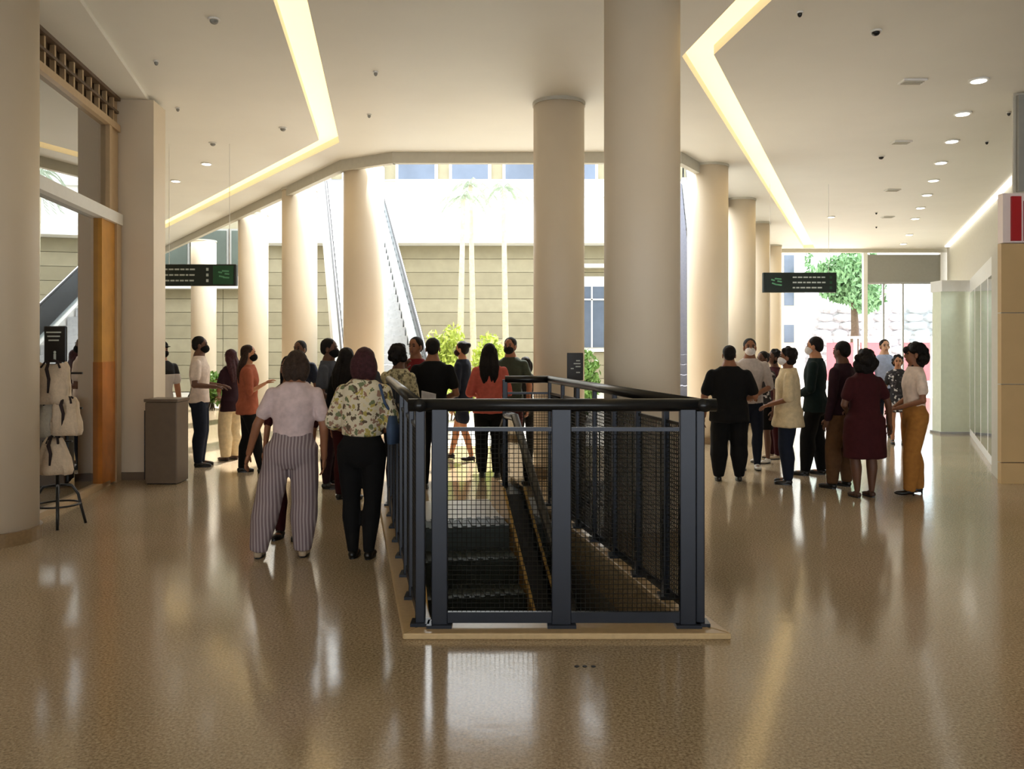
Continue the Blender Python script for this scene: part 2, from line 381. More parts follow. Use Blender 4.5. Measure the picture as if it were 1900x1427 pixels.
# ---------------------------------------------------------------- right side: kiosk wall, upper wall, entrance
rw = MB(); wall_between(rw, (7.7, 11.3), (13.4, 24.9), 0, CEIL, .12, 1); struct('wall_right', rw, FASCIA)
rw2 = MB(); rw2.box((12.4, 10.35, 2.3), (9.6, .1, 4.6)); rw2.prism([(7.6, 10.3), (7.6, 11.4), (7.7, 11.4), (7.7, 10.3)][::-1], 0, CEIL); struct('wall_right_return', rw2, FASCIA)
sl = MB().prism(miter([(7.75, 11.5), (13.1, 24.3)], .16), CEIL-.03, CEIL+.005)
t = thing('slot_light', (9.4, 15.5, CEIL), 'thin straight white light slot where the right ceiling meets the wall', 'ceiling light')
sl.build('diffuser', SLOT, t)
MB().prism(miter([(7.87, 11.5), (13.22, 24.3)], .06), CEIL-.06, CEIL+.0).build('trim', FASCIA, t)
# stone pier with panels
sp = thing('stone_pier', (6.9, 9.4, 0), 'beige stone shop pier at the right edge with stacked slabs', 'pier')
MB().prism([(5.72, 9.46), (7.5, 9.46), (7.5, 10.2), (6.05, 10.2)], 0, 2.8).build('core', FASCIA, sp)
for z0, z1 in ((.0, .24), (.25, 1.15), (1.16, 1.98), (1.99, 2.79)):
    for x0, x1 in ((5.68, 6.58), (6.59, 7.5)):
        MB().box(((x0+x1)/2, 9.42, (z0+z1)/2), (x1-x0, .07, z1-z0)).build('stone_slab', STONE, sp)
ss = thing('shop_sign', (6.4, 9.5, 2.8), 'white shop fascia with bold red upright bars above the stone pier', 'sign')
MB().box((6.6, 9.52, 3.1), (1.7, .1, .58)).build('board', SIGNW, ss)
for x0, x1, z0, z1 in ((5.84, 5.95, 2.83, 3.35), (5.99, 6.06, 2.83, 3.3), (6.14, 6.26, 2.83, 3.35), (6.40, 6.52, 2.83, 3.35)):
    MB().box(((x0+x1)/2, 9.455, (z0+z1)/2), (x1-x0, .03, z1-z0)).build('red_bar', REDP, ss)
sc = thing('slatted_bulkhead', (8, 10.2, 3.4), 'grey upright slatted panel above the red and white shop fascia', 'bulkhead')
MB().prism([(5.95, 9.6), (7.5, 9.6), (7.5, 9.7), (6.0, 9.7)], 3.42, CEIL).build('backing', FASCIA, sc)
for i in range(9):
    MB().box((6.02+i*.16, 9.57, 4.0), (.07, .05, 1.14)).build('slat', GREYP, sc)
# glazed shop row between pier and pilaster
gr = thing('glazed_shop_row', (7.2, 12.3, 0), 'bright white glazed shopfront receding behind the stone pier', 'shopfront')
A0, A1 = Vector((6.14, 10.25)), Vector((8.24, 14.55))
wb = MB(); wall_between(wb, A0, A1, .0, .12, .12, 1); wb.build('sill', WHITE, gr)
wb = MB(); wall_between(wb, A0, A1, 2.55, 2.8, .2, 1); wb.build('header', WHITE, gr)
for k in range(4):
    p = A0.lerp(A1, k/4+.01); q = A0.lerp(A1, (k+1)/4-.01)
    wb = MB(); wall_between(wb, p, q, .12, 2.55, .02, 1); wb.build('pane', GLASSC, gr)
    wb = MB(); wall_between(wb, A0.lerp(A1, (k+1)/4-.012), A0.lerp(A1, (k+1)/4+.012), .12, 2.55, .08, 1); wb.build('mullion', WHITE, gr)
nq = Vector((A1-A0).normalized()); nv = Vector((nq.y, -nq.x))
wb = MB(); wall_between(wb, A0+nv*.55, A1+nv*.55, .0, 2.55, .04, 1); wb.build('back_panel', WHITE, gr)  # white panel added behind the panes so they look bright
wb = MB(); wall_between(wb, A0+nv*.2, A1+nv*.2, 2.5, 2.54, .3, 1); wb.build('light_strip', SHOPFILL, gr)  # added glowing strip to brighten the panes, no known lamp here
wb = MB(); wall_between(wb, A0+nv*.2, A1+nv*.2, 2.56, 2.8, .4, 1); wb.build('soffit', WHITE, gr)
t = thing('kiosk_pilaster', (8.07, 14.75, 0), 'pale green freestanding pilaster with white cap beside the glazed shop', 'pilaster')
MB().box((8.07, 14.85, 1.3), (.54, .3, 2.58)).build('shaft', PALEG, t); MB().box((8.07, 14.85, .02), (.6, .36, .04)).build('foot', STEEL, t)
cap = MB().box((8.12, 14.85, 2.69), (.66, .4, .2)).build('cap', WHITE, t)
# far entrance frame
en = thing('entrance_frame', (10, 25, 0), 'far right entrance frame with grey roller screens under the ceiling', 'entrance')
MB().box((10.9, 25.05, 4.55), (6.0, .16, .12)).build('head_rail', FASCIA, en)
MB().box((12.1, 25.05, 4.0), (2.35, .08, .85)).build('roller_screen', GREYP, en)
MB().box((14.1, 25.05, 4.0), (.95, .08, .85)).build('roller_screen', GREYP, en)
for x in (10.93, 13.4, 14.7): MB().box((x, 25.05, 2.25), (.12 if x != 13.4 else .3, .14, 4.5)).build('post', WHITE, en)
for x0, x1 in ((12.1, 13.25), (13.55, 14.64)): MB().box(((x0+x1)/2, 25.05, 1.78), (x1-x0, .02, 3.5)).build('pane', GLASSC, en)
for x in (11.5, 12.1): MB().box((x, 25.05, 1.78), (.05, .08, 3.5)).build('mullion', STEEL, en)
MB().box((12.1, 25.05, 3.55), (2.3, .1, .06)).build('transom', STEEL, en)

struct('wall_rear', MB().box((-18, -12.1, 2.3), (8, .2, 4.6)).box((15, -12.1, 2.3), (6, .2, 4.6)).box((-1, -12.1, 3.85), (26, .2, 1.5)), COLM)  # unseen wall added to limit light from behind, opening sized for brightness
struct('wall_far_left', MB().box((-22.1, 6.5, 2.3), (.2, 37, 4.6)), COLM)  # unseen side wall, added to shut out daylight from the left
struct('wall_far_right', MB().box((18.1, -.9, 2.3), (.2, 22.4, 4.6)), COLM)  # also out of view, added to keep daylight out on the right
# ---------------------------------------------------------------- left wing's end and the building round the court
bl = thing('court_wall', (-4, 28, 0), 'tan panelled building wall with white parapet and window band across the court', 'building')
MB().box((-10.6, 28.35, 4), (38.8, .5, 8)).build('core', TAN, bl)
for r in range(11):
    for k in range(9):
        x0 = -15.5+k*2.75
        if x0+2.7 > 8.6: continue
        z0 = .02+r*.46
        MB().box((x0+1.36, 28.06, z0+.22), (2.73, .08+.012*((r*7+k*3) % 3), .445)).build('cladding_panel', (TAN, TAN2)[(r*5+k*3) % 3 == 0], bl)
MB().box((-1.2, 27.7, 6.1), (14.5, 1.0, 2.06)).build('parapet', WHITE, bl)
MB().box((-1.2, 27.3, 7.2), (14.5, .05, .05)).build('parapet_rail', STEEL, bl)
MB().box((-12.0, 27.85, 3.78), (7.0, .5, .42)).build('ledge', WHITE, bl)
for k in range(7):
    x = -7.0+k*1.85
    f = MB().box((x, 28.02, 7.95), (1.45, .14, 1.5)).build('window', WHITE, bl); MB().box((x, 27.94, 7.95), (1.25, .05, 1.3)).build('pane', DARKGL, f)
for k in range(5):
    x = -14.5+k*1.35
    f = MB().box((x, 28.0, 4.85), (1.3, .12, 1.6)).build('window', GREYP, bl); MB().box((x, 27.92, 4.85), (1.16, .05, 1.46)).build('pane', DIMGL, f)
MB().box((-10.6, 28.2, 9.4), (38.8, .9, .5)).build('cornice', WHITE, bl)
# a doorway seen between the two near columns
dw = MB().box((2.75, 27.97, 2.7), (1.5, .12, 2.6)).build('arched_window', WHITE, bl)
MB().box((2.75, 27.89, 2.6), (1.25, .06, 2.1)).build('pane', DARKGL, dw); MB().box((2.75, 27.85, 2.6), (.05, .05, 2.1)).build('glazing_bar', WHITE, dw)
MB().box((2.75, 27.85, 3.2), (1.25, .05, .05)).build('glazing_bar', WHITE, dw)
MB().box((2.75, 27.8, 4.35), (1.9, .4, .12)).build('ledge', WHITE, bl)

# ---------------------------------------------------------------- escalators
def escalator(name, org, slope, rise, label, width=1.0, mats=(WHITE, STEPM, STEEL), glass=GLASSC, base_z=0.0, skirt=None, low=1.1, up=1.2, under=.75):
    h = Vector((slope, 1, 0)).normalized(); s_ = Vector((h.y, -h.x, 0)); O = Vector((org[0], org[1], base_z))
    run = rise/math.tan(math.radians(30)); t = thing(name, O, label, 'escalator')
    def Q(s, x, z): return O+h*s+s_*x+Vector((0, 0, z))
    def zl(s): return min(max(s, 0), run)/run*rise
    def sheet(x0, x1, prof):
        n = len(prof); vs = [Q(s, x0, z) for s, z in prof]+[Q(s, x1, z) for s, z in prof]
        return MB().add(vs, [tuple(range(n)), tuple(reversed(range(n, 2*n)))]+[(i, i+n, (i+1) % n+n, (i+1) % n) for i in range(n)])
    W = width/2
    stp = MB(); tr, rs = .345, .2
    n = int(rise/rs)
    vs0 = MB()
    M = Matrix((s_, h, Vector((0, 0, 1)))).transposed()
    vs0.box((0, 0, 0), (width-.02, tr+.02, .03), M=M); vs0.box(-h*(tr/2)+Vector((0, 0, -rs/2)), (width-.02, .03, rs-.02), M=M)
    for gx in range(9): vs0.box(s_*((gx-4)*width/9.6)+Vector((0, 0, .019)), (.04, tr, .012), M=M)
    sm = vs0.mesh('step', mats[1])
    for i in range(n):
        o = link('step', sm, t); o.location = Q((i+.5)*tr, 0, (i+1)*rs)-O
    for sd in (-1, 1):
        x0, x1 = sd*(W+.02), sd*(W+.22)
        if sd < 0: x0, x1 = x1, x0
        sheet(x0, x1, [(-low, -.0), (-low, .22), (0, .22), (run, rise+.22), (run+up, rise+.22), (run+up, rise-under), (run, rise-under), (.6, -.0)]).build('side_panel', mats[0], t)
        if skirt: sheet(sd*(W+.0), sd*(W+.025), [(-low, .0), (-low, .28), (0, .28), (run, rise+.28), (run+up, rise+.28), (run+up, rise), (run, rise), (0, 0)]).build('skirt', skirt, t)
        xg = sd*(W+.12)
        sheet(xg-.01, xg+.01, [(-low+.1, .2), (-low+.02, .5), (-low+.12, .82), (-.1, .88), (0, .9), (run, rise+.9), (run+up-.1, rise+.88), (run+up, rise+.5), (run+up-.1, rise+.2), (run, rise+.2), (0, .2)]).build('balustrade', glass, t)
        path = [(-low+.15, .26), (-low+.02, .36), (-low-.04, .55), (-low+.02, .76), (-low+.2, .9), (-.2, .93), (.1, .96)]+[(run*k/6+.05, rise*k/6+.95) for k in range(1, 6)]+[(run, rise+.94), (run+up-.2, rise+.92), (run+up, rise+.78), (run+up+.05, rise+.55), (run+up-.02, rise+.34), (run+up-.18, rise+.26)]
        MB().tube([Q(s, xg, z) for s, z in path], .038, 8).build('handrail', RUBBER, t, smooth=True)
    sheet(-W, W, [(0.2, -.0), (run, rise-.3), (run+up, rise-.3), (run+up, rise-under), (run, rise-under), (.7, -.0)]).build('truss', mats[0], t)
    sheet(-W-.02, W+.02, [(-low-.3, .001), (-low-.3, .02), (0.05, .02), (.05, .001)]).build('landing_plate', mats[2], t)
    sheet(-W-.02, W+.02, [(run-.05, rise-.02), (run-.05, rise+.008), (run+up+.3, rise+.008), (run+up+.3, rise-.02)]).build('landing_plate', mats[2], t)
    sheet(-W, W, [(run-.09, rise-.01), (run-.09, rise+.02), (run-.02, rise+.02), (run-.02, rise-.01)]).build('comb', STEEL, t)
    return t
escalator('escalator', (-2.19, 14.6), -.27, 6.9, 'white escalator climbing behind the crowd beside the tan court wall', width=1.35)
escalator('escalator', (3.05, 14.8), .17, 6.9, 'escalator glimpsed as stacked steps right of the broad column', mats=(WHITE, STEPG, STEEL))
# upper gallery slab the court escalators land on
struct('trim_3', MB().prism([(-8.4, 27.0), (6.2, 27.0), (6.2, 27.25), (-8.4, 27.25)], 6.6, 6.9), WHITE)
# escalator inside the railing, coming down towards us
u = Vector((ES, 1, 0)).normalized()
run = 2.6/math.tan(math.radians(30)); top = E(.64, 2.93)
lo = top-u*run
escalator('floor_escalator', (lo.x, lo.y), ES, 2.6, 'dark escalator sinking through the floor inside the railing', width=.80, mats=(RAILM, STEPD, PLATE), base_z=-2.6, skirt=SKIRTM, up=.62, low=.4, under=.7)

# ---------------------------------------------------------------- railing
R = thing('escalator_railing', E(EW/2, 0), 'dark blue-grey metal railing with wire mesh round the escalator opening', 'railing')
TOPZ = 1.27
cb = MB(); q = [E(-.08, -.10), E(EW+.09, -.10), E(EW+.07, EL+.05), E(-.08, EL+.05)]; hq = HOLE
for i in (0, 1, 3):
    j = (i+1) % 4; cb.prism([(q[i].x, q[i].y), (q[j].x, q[j].y), (hq[j].x, hq[j].y), (hq[i].x, hq[i].y)], 0, .035)
cb.build('curb', CURB, R, bevel=.008)
def post(a, b, wd, dp, z1=TOPZ, m=RAILM):
    p = E(a, b)
    MB().box((p.x, p.y, (z1+.03)/2), (wd, dp, z1-.03)).build('post', m, R, bevel=.006)
    MB().box((p.x, p.y, .043), (wd+.05, dp+.05, .02)).build('foot_plate', RAILM, R)
for a_, wd in ((.03, .055), (.135, .09), (.815, .11), (1.52, .09), (EW-.02, .05)): post(a_, .02 if wd > .06 else .05, wd, .05)
def mesh_panel(p0, p1, z0, z1, step=.026, r=.0019):
    mb = MB(); p0, p1 = Vector(p0), Vector(p1); L = (p1-p0).length; n = max(2, round(L/step)); nz = round((z1-z0)/step)
    for i in range(1, n):
        p = p0.lerp(p1, i/n); mb.tube([(p.x, p.y, z0), (p.x, p.y, z1)], r, 4, False)
    for k in range(1, nz):
        z = z0+(z1-z0)*k/nz; mb.tube([(p0.x, p0.y, z), (p1.x, p1.y, z)], r, 4, False)
    return tag(mb.build('wire_mesh', WIRE, R), kind='stuff')
def rail_bar(p0, p1, z, wd=.03, th=.03, m=RAILM, nm='mesh_bar'):
    MB().bar((p0.x, p0.y, z), (p1.x, p1.y, z), wd, th).build(nm, m, R)
for a0, a1 in ((.18, .76), (.87, 1.475)):
    p0, p1 = E(a0, .02), E(a1, .02)
    rail_bar(p0, p1, 1.135, .02, .022); rail_bar(p0, p1, .085, .025, .06); mesh_panel(p0, p1, .11, 1.13)
MB().tube([E(-.04, .02, TOPZ+.0), E(EW+.06, .02, TOPZ)], .036, 16).build('handrail', RAILD, R, smooth=True)
for a_, n in ((.02, 7), (EW-.02, 7)):
    for i in range(1, n+1): post(a_, .05+(EL-.08)*i/n, .035, .075, TOPZ)
    for i in range(n):
        p0 = E(a_, .09+(EL-.08)*i/n); p1 = E(a_, .01+(EL-.08)*(i+1)/n)
        rail_bar(p0, p1, 1.135, .02, .02); rail_bar(p0, p1, .085, .02, .05); mesh_panel(p0, p1, .11, 1.13, .026, .0036)
    MB().tube([E(a_, -.03, TOPZ), E(a_, EL+.03, TOPZ)], .036, 16).build('handrail', RAILD, R, smooth=True)
# far end, beside the escalator entry
p0, p1 = E(1.16, EL-.03), E(EW-.02, EL-.03)
post(1.16, EL-.03, .05, .05); MB().tube([(p0.x, p0.y, TOPZ), (p1.x, p1.y, TOPZ)], .036, 14).build('handrail', RAILD, R, smooth=True)
mesh_panel(p0, p1, .11, 1.13); rail_bar(p0, p1, 1.135, .02, .02)

# ---------------------------------------------------------------- signs
def hanging_sign(px, d, z0, z1, wd, lab, flip):
    x = (px-950)/F*d; t = thing('hanging_sign', (x, d, CEIL), lab, 'sign')
    MB().box((x, d, (z0+z1)/2), (wd, .08, z1-z0)).build('panel', SIGNK, t, bevel=.01)
    for s in (-.4, .4): MB().tube([(x+s*wd, d, z1), (x+s*wd, d, CEIL)], .004, 6).build('rod', WHITE, t)
    y = d-.044; hh = z1-z0; s = -1 if flip else 1
    MB().box((x+s*wd*.33, y, (z0+z1)/2), (wd*.27, .006, hh*.86)).build('green_field', SIGNG if flip == 0 else SIGNK, t)
    lg = MB()
    for k, (ax, az, wl_, tilt) in enumerate(((-.04, .05, .05, .5), (.03, .075, .09, .15), (.05, .02, .06, .3), (-.02, -.03, .07, .6), (.04, -.05, .08, .2))):
        lg.box((x+s*wd*.33+ax*wd, y-.005, (z0+z1)/2+az*hh*2.4), (wl_*wd, .004, hh*.07), M=Matrix.Rotation(tilt*(.6 if flip else .3), 3, 'Y'))
    lg.build('logo', SIGNL, t)
    rnd = random.Random(int(px))
    for i in range(3):
        mb = MB(); z = z1-hh*(.24+.26*i); xx = x-wd*.44 if not flip else x-wd*.1
        end = xx+wd*(.36 if not flip else .4)
        while xx < end:
            l = rnd.uniform(.03, .07)*wd; mb.box((xx+l/2, y, z), (l, .005, hh*.07)); xx += l+.015*wd
        mb.build('lettering', INK, t)
        MB().box((x+wd*.12 if not flip else x+wd*.42, y, z), (.03*wd, .006, hh*.13)).build('arrow_icon', INK if not flip else SIGNG, t)
    return t
hanging_sign(370, 12.0, 2.49, 2.81, 1.12, 'dark hanging direction sign with green right end, on the left', 0)
hanging_sign(1483, 15.0, 2.59, 2.96, 1.36, 'black hanging direction sign above the right hand group', 1)
x, d = (1067-950)/F*8.25, 8.25
t = thing('sign_stand', (x, d, 0), 'small black notice on a slim stand between the two near columns', 'sign')
MB().box((x, d, 1.39), (.165, .02, .28)).build('board', BLACK, t, bevel=.005); MB().tube([(x, d+.02, .02), (x, d+.02, 1.3)], .013, 8).build('pole', BLACK, t)
MB().tube([(x, d+.02, 0), (x, d+.02, .025)], .15, 20).build('base', BLACK, t)
mb = MB()
for k, (ax, az, l) in enumerate(((.03, .06, .04), (.02, .03, .07), (.03, .0, .05), (-.03, -.02, .03), (.03, -.06, .04))): mb.box((x+ax, d-.012, 1.39+az), (l, .004, .012))
mb.build('lettering', INK, t)

# ---------------------------------------------------------------- bag stand
sx, sy = (107-950)/F*7.15, 7.15
t = thing('display_stand', (sx, sy, 0), 'black tripod pole stand with a small black notice, hung with bags', 'stand')
MB().tube([(sx, sy, .3), (sx, sy, 1.5)], .016, 10).build('pole', BLACK, t, smooth=True)
for k in range(4):
    a = 2*PI*k/4+.5; ca, sa = math.cos(a), math.sin(a)
    MB().tube([(sx+ca*.02, sy+sa*.02, .37), (sx+ca*.11, sy+sa*.11, .36), (sx+ca*.16, sy+sa*.16, .28), (sx+ca*.185, sy+sa*.185, .16), (sx+ca*.22, sy+sa*.22, .012)], .012, 8).build('leg', BLACK, t, smooth=True)
MB().tube([(sx+.178*math.cos(2*PI*k/20), sy+.178*math.sin(2*PI*k/20), .2) for k in range(21)], .009, 6, False).build('ring', BLACK, t, smooth=True)
MB().tube([(sx, sy, .01), (sx, sy, .36)], .013, 8).build('stem', BLACK, t, smooth=True)
MB().box((sx, sy-.03, 1.615), (.2, .025, .32)).build('notice_board', BLACK, t, bevel=.012)
mb = MB()
for k in range(3): mb.box((sx-.01, sy-.045, 1.72-k*.035), (.13-.02*k, .004, .012))
mb.ell((sx, sy-.045, 1.545), (.012, .004, .012)); mb.box((sx, sy-.045, 1.505), (.02, .004, .055))
mb.build('lettering', INK, t)
MB().tube([(sx-.22, sy, 1.36), (sx+.22, sy, 1.36)], .01, 8).build('hook_bar', BLACK, t); MB().tube([(sx-.2, sy, 1.05), (sx+.22, sy, 1.05)], .01, 8).build('hook_bar', BLACK, t); MB().tube([(sx-.12, sy-.02, .76), (sx+.14, sy-.02, .76)], .01, 8).build('hook_bar', BLACK, t)
def bag(x, y, ztop, wt, wb_, hh, dp, m, lab, zh):
    t = thing('tote_bag', (x, y, ztop-hh), lab, 'bag', 'bags hanging on the tripod stand')
    rings = []
    for k in range(9):
        f = k/8; wv = wb_+(wt-wb_)*f**1.3; rings.append((x, y, ztop-hh+hh*f, wv/2*(.88, .98)[min(k, 1)]*(1 if k < 8 else .86), dp/2*(1-.6*f*f)*(.8 if k == 0 else 1)))
    mb = MB()
    vs = []; seg = 24
    for cx, cy, z, rx, ry in rings:
        for k in range(seg):
            a = 2*PI*k/seg; c_, s_ = math.cos(a), math.sin(a); e = .55
            vs.append((cx+rx*math.copysign(abs(c_)**e, c_)+.02*noise.noise((x*9+k*.5, z*9, 0)), cy+ry*math.copysign(abs(s_)**e, s_)+.05*noise.noise((k*.6+x, z*6, 3)), z+(.03*abs(c_)*(z-ztop+hh)/hh-.02*noise.noise((k*.5, x*5, 1)))*(1 if z > ztop-hh*.3 else 0)))
    n = len(rings)
    mb.add(vs, [(i*seg+k, i*seg+(k+1) % seg, (i+1)*seg+(k+1) % seg, (i+1)*seg+k) for i in range(n-1) for k in range(seg)]+[tuple(reversed(range(seg))), tuple(range((n-1)*seg, n*seg))])
    mb.build('body', m, t, smooth=True)
    MB().tube([(x-.02, y-dp*.2, ztop+.03), (x-.015, y-dp*.55, ztop-.03), (x+.01, y-dp*.62, ztop-hh*.35), (x+.0, y-dp*.6, ztop-hh*.7)], [.012, .016, .014, .008], 6).build('tie', STRAP, t, smooth=True)
    for s in (-1, 1):
        MB().tube([(x-wt*.3, y+s*dp*.3, ztop-.02), (x-wt*.2, y+s*dp*.15, ztop+zh*.6), (x, y, ztop+zh), (x+wt*.2, y+s*dp*.15, ztop+zh*.6), (x+wt*.3, y+s*dp*.3, ztop-.02)], .009, 6).build('strap', STRAP, t, smooth=True)
    return t
bag(sx+.0, sy-.08, 1.43, .28, .34, .34, .12, CANVAS, 'cream pleated bag hanging topmost on the tripod stand', .05)
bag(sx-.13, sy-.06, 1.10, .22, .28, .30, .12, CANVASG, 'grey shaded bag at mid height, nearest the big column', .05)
bag(sx+.13, sy-.09, 1.12, .19, .27, .30, .12, CANVAS, 'pale tote bag at mid height, on the shop door side of the stand', .05)
bag(sx+.03, sy-.1, .77, .17, .32, .29, .13, CANVAS, 'cream handbag hanging lowest on the tripod stand', .06)
# podium
px_, py_ = (310-950)/F*9.5, 9.5
t = thing('podium', (px_, py_, 0), 'tall grey-brown square waste podium beside the shop pillar', 'podium')
MB().box((px_, py_, .48), (.37, .34, .94)).build('body', BIN, t, bevel=.012); MB().box((px_, py_, .97), (.39, .36, .035)).build('lid', BIN, t, bevel=.006)
MB().box((px_, py_, .01), (.33, .3, .02)).build('foot', BLACK, t); MB().box((px_-.2, py_+.02, .45), (.03, .28, .8)).build('side_flap', BLACK, t)

# ---------------------------------------------------------------- ceiling fittings
ORD = ['nearest', 'second', 'third', 'fourth', 'fifth', 'sixth', 'seventh', 'eighth', 'ninth', 'tenth']
for i, (px, py) in enumerate(((1816, 148), (1786, 210), (1766, 261), (1746, 301), (1732, 334), (1720, 361), (1708, 385), (1698, 405), (1687, 435), (1676, 452))):
    x, y = cp(px, py)
    t = thing('downlight', (x, y, CEIL), ORD[i]+' round glowing downlight from us in the row along the right aisle', 'downlight', 'row of round downlights on the right')
    MB().tube([(x, y, CEIL-.018), (x, y, CEIL+.0)], .105, 24).build('rim', WHITE, t); MB().tube([(x, y, CEIL-.022), (x, y, CEIL-.012)], .078, 24).build('lens', LAMPM, t)
for i, (px, py) in enumerate(((1693, 150), (1672, 263), (1656, 352), (1647, 402))):
    x, y = cp(px, py); t = thing('air_diffuser', (x, y, CEIL), ORD[i]+' flat slot air diffuser from us left of the downlight row', 'air vent', 'slot air diffusers on the right ceiling')
    MB().box((x, y, CEIL-.01), (.26, .16, .02)).build('frame', WHITE, t)
    for k in range(3): MB().box((x, y-.045+k*.045, CEIL-.024), (.22, .02, .01)).build('blade', FASCIA, t)
for px, py, lab in ((1625, 57, 'dark ceiling detector high on the right ceiling'), (1484, 22, 'dark ceiling detector near the top of the right light strip'), (1635, 290, 'dark ceiling detector beside the second slot diffuser'), (1626, 394, 'upper of two dark far detectors on the right aisle ceiling'), (1626, 420, 'lower of two dark far detectors on the right aisle ceiling'),
                    (397, 35, 'white domed detector high on the left ceiling'), (290, 113, 'small detector above the shop pillar'), (697, 133, 'small ceiling sprinkler right of the left light strip'), (685, 212, 'second small ceiling sprinkler right of the left light strip'), (525, 237, 'white detector left of the light strip bend'), (395, 265, 'detector above the left hanging sign'), (330, 200, 'pale detector right of the shop pillar top'), (1872, 208, 'small sprinkler right of the second downlight'), (1831, 262, 'small sprinkler right of the third downlight')):
    x, y = cp(px, py); t = thing('ceiling_detector', (x, y, CEIL), lab, 'detector')
    dk = RAILD if px > 1400 else GREYP; r = .055 if px in (1625, 397, 525, 395, 1635) else .03
    MB().tube([(x, y, CEIL-.015), (x, y, CEIL)], r, 16).build('base', WHITE, t); MB().ell((x, y, CEIL-.02), (r*.7, r*.7, .03), seg=12, rings=8).build('dome', dk, t, smooth=True)
for i, (px, py, lab) in enumerate(((383, 303, 'round downlight nearest us left of the left light strip'), (326, 335, 'round downlight closest to the shop pillar on the left ceiling'), (1542, 402, 'round downlight beside the right light strip near the entrance'))):
    x, y = cp(px, py); t = thing('downlight', (x, y, CEIL), lab, 'downlight')
    MB().tube([(x, y, CEIL-.018), (x, y, CEIL)], .09, 20).build('rim', WHITE, t); MB().tube([(x, y, CEIL-.022), (x, y, CEIL-.012)], .066, 20).build('lens', LAMPM, t)

# ---------------------------------------------------------------- greenery and the world outside
def leaves(mb, c, r, n, size, rnd):
    for _ in range(n):
        v = Vector((rnd.gauss(0, 1), rnd.gauss(0, 1), rnd.gauss(0, 1))).normalized()*(rnd.random()**.35)
        p = Vector(c)+Vector((v.x*r[0], v.y*r[1], v.z*r[2])); q = Euler((rnd.uniform(0, 6), rnd.uniform(0, 6), rnd.uniform(0, 6))).to_matrix()
        s = size*rnd.uniform(.6, 1.3)
        mb.add([p+q @ Vector(a) for a in ((-s, 0, 0), (0, -s*.42, s*.1), (s, 0, 0), (0, s*.42, s*.1))], [(0, 1, 2, 3)])
def shrub(x, y, r, hh, m, lab, seed, grp='shrubs in the court'):
    rnd = random.Random(seed); t = thing('shrub', (x, y, 0), lab, 'shrub', grp); mb = MB()
    for k in range(5): leaves(mb, (x+rnd.uniform(-.5, .5)*r, y+rnd.uniform(-.4, .4)*r, hh*rnd.uniform(.4, .72)), (r*.6, r*.6, hh*.36), 420, .075, rnd)
    tag(mb.build('foliage', m, t), kind='stuff'); st = MB()
    for k in range(4): st.tube([(x+.05*k-.1, y, 0), (x+rnd.uniform(-.4, .4)*r, y, hh*.6)], .02, 6)
    st.build('stem', BARKD, t)
shrub(-1.62, 19.2, .55, 2.0, LEAFY, 'yellow-green shrub behind the man in black at the railing', 1)
shrub(-.66, 19.4, .55, 1.95, LEAFY, 'yellow-green shrub behind the woman with coral top', 2)
shrub(1.55, 17.5, .45, 1.6, LEAF, 'green shrub seen between the two near columns', 3)
shrub(-7.6, 20.5, .45, .9, LEAF, 'low green shrub behind the man in white shirt', 4)
shrub(-1.2, 17.3, .4, .8, LEAFY, 'low shrub seen under the far people through the railing', 5)
def palm(px0, px1, d, zt, lab, seed):
    rnd = random.Random(seed); x0, x1 = (px0-950)/F*d, (px1-950)/F*d
    t = thing('palm_tree', (x0, d, 0), lab, 'palm', 'slim palms in the court')
    MB().tube([(x0+(x1-x0)*k/8, d+.03*math.sin(k), zt*k/8) for k in range(9)], [.1-.045*k/8 for k in range(9)], 10).build('trunk', BARK, t, smooth=True)
    for k in range(11):
        a = 2*PI*k/11+rnd.uniform(-.2, .2); L = rnd.uniform(.5, .7); up = rnd.uniform(.15, .8); mb = MB(); pts = []
        for i in range(8):
            f = i/7; pts.append(Vector((x1+math.cos(a)*L*f, d+math.sin(a)*L*f, zt+up*f*.8-.8*f*f)))
        mb.tube(pts, [.014-.01*i/7 for i in range(8)], 5)
        sd = Vector((-math.sin(a), math.cos(a), 0))
        for i in range(1, 8):
            for s in (-1, 1):
                for hf in (0, .5):
                    p = pts[i].lerp(pts[max(0, i-1)], hf); e = p+sd*s*.15*(1-.5*i/7)+Vector((math.cos(a)*.12, math.sin(a)*.12, -.12))
                    mb.add([p, p+Vector((0, 0, .018)), e, p+(e-p)*.5+Vector((0, 0, -.02))], [(0, 1, 2, 3)])
        mb.build('frond', PALMG, t)
palm(851, 860, 20.5, 5.4, 'leaning slim palm trunk, leftmost of three in the court', 11)
palm(880, 873, 21.5, 5.9, 'slim palm, middle of three in the court', 12)
palm(940, 934, 21.0, 5.7, 'slim palm nearest the tan column, rightmost of three in the court', 13)
def tree(x, y, zc, r, m, lab, seed):
    rnd = random.Random(seed); t = thing('tree', (x, y, 0), lab, 'tree')
    MB().tube([(x, y, 0), (x+.1, y, zc*.5), (x, y, zc)], [.22, .17, .1], 10).build('trunk', BARKD, t, smooth=True)
    mb = MB()
    for k in range(12): leaves(mb, (x+rnd.uniform(-.6, .6)*r, y+rnd.uniform(-.5, .5)*r, zc+rnd.uniform(-.6, .7)*r), (r*.5, r*.5, r*.42), 420, .17, rnd)
    tag(mb.build('crown', m, t), kind='stuff')
tree(15.6, 37, 4.7, 1.7, LEAFD, 'green leafy tree outside the far right entrance', 21)
tree(14.0, 44, 6.5, 2.2, LEAFD, 'second green tree farther behind the white building', 22)
ob = thing('outer_building', (12.6, 40, 0), 'sunlit white building with small windows beyond the entrance', 'building')
MB().box((11.5, 41, 6), (5.6, 3, 12)).build('wall', WHITE, ob)
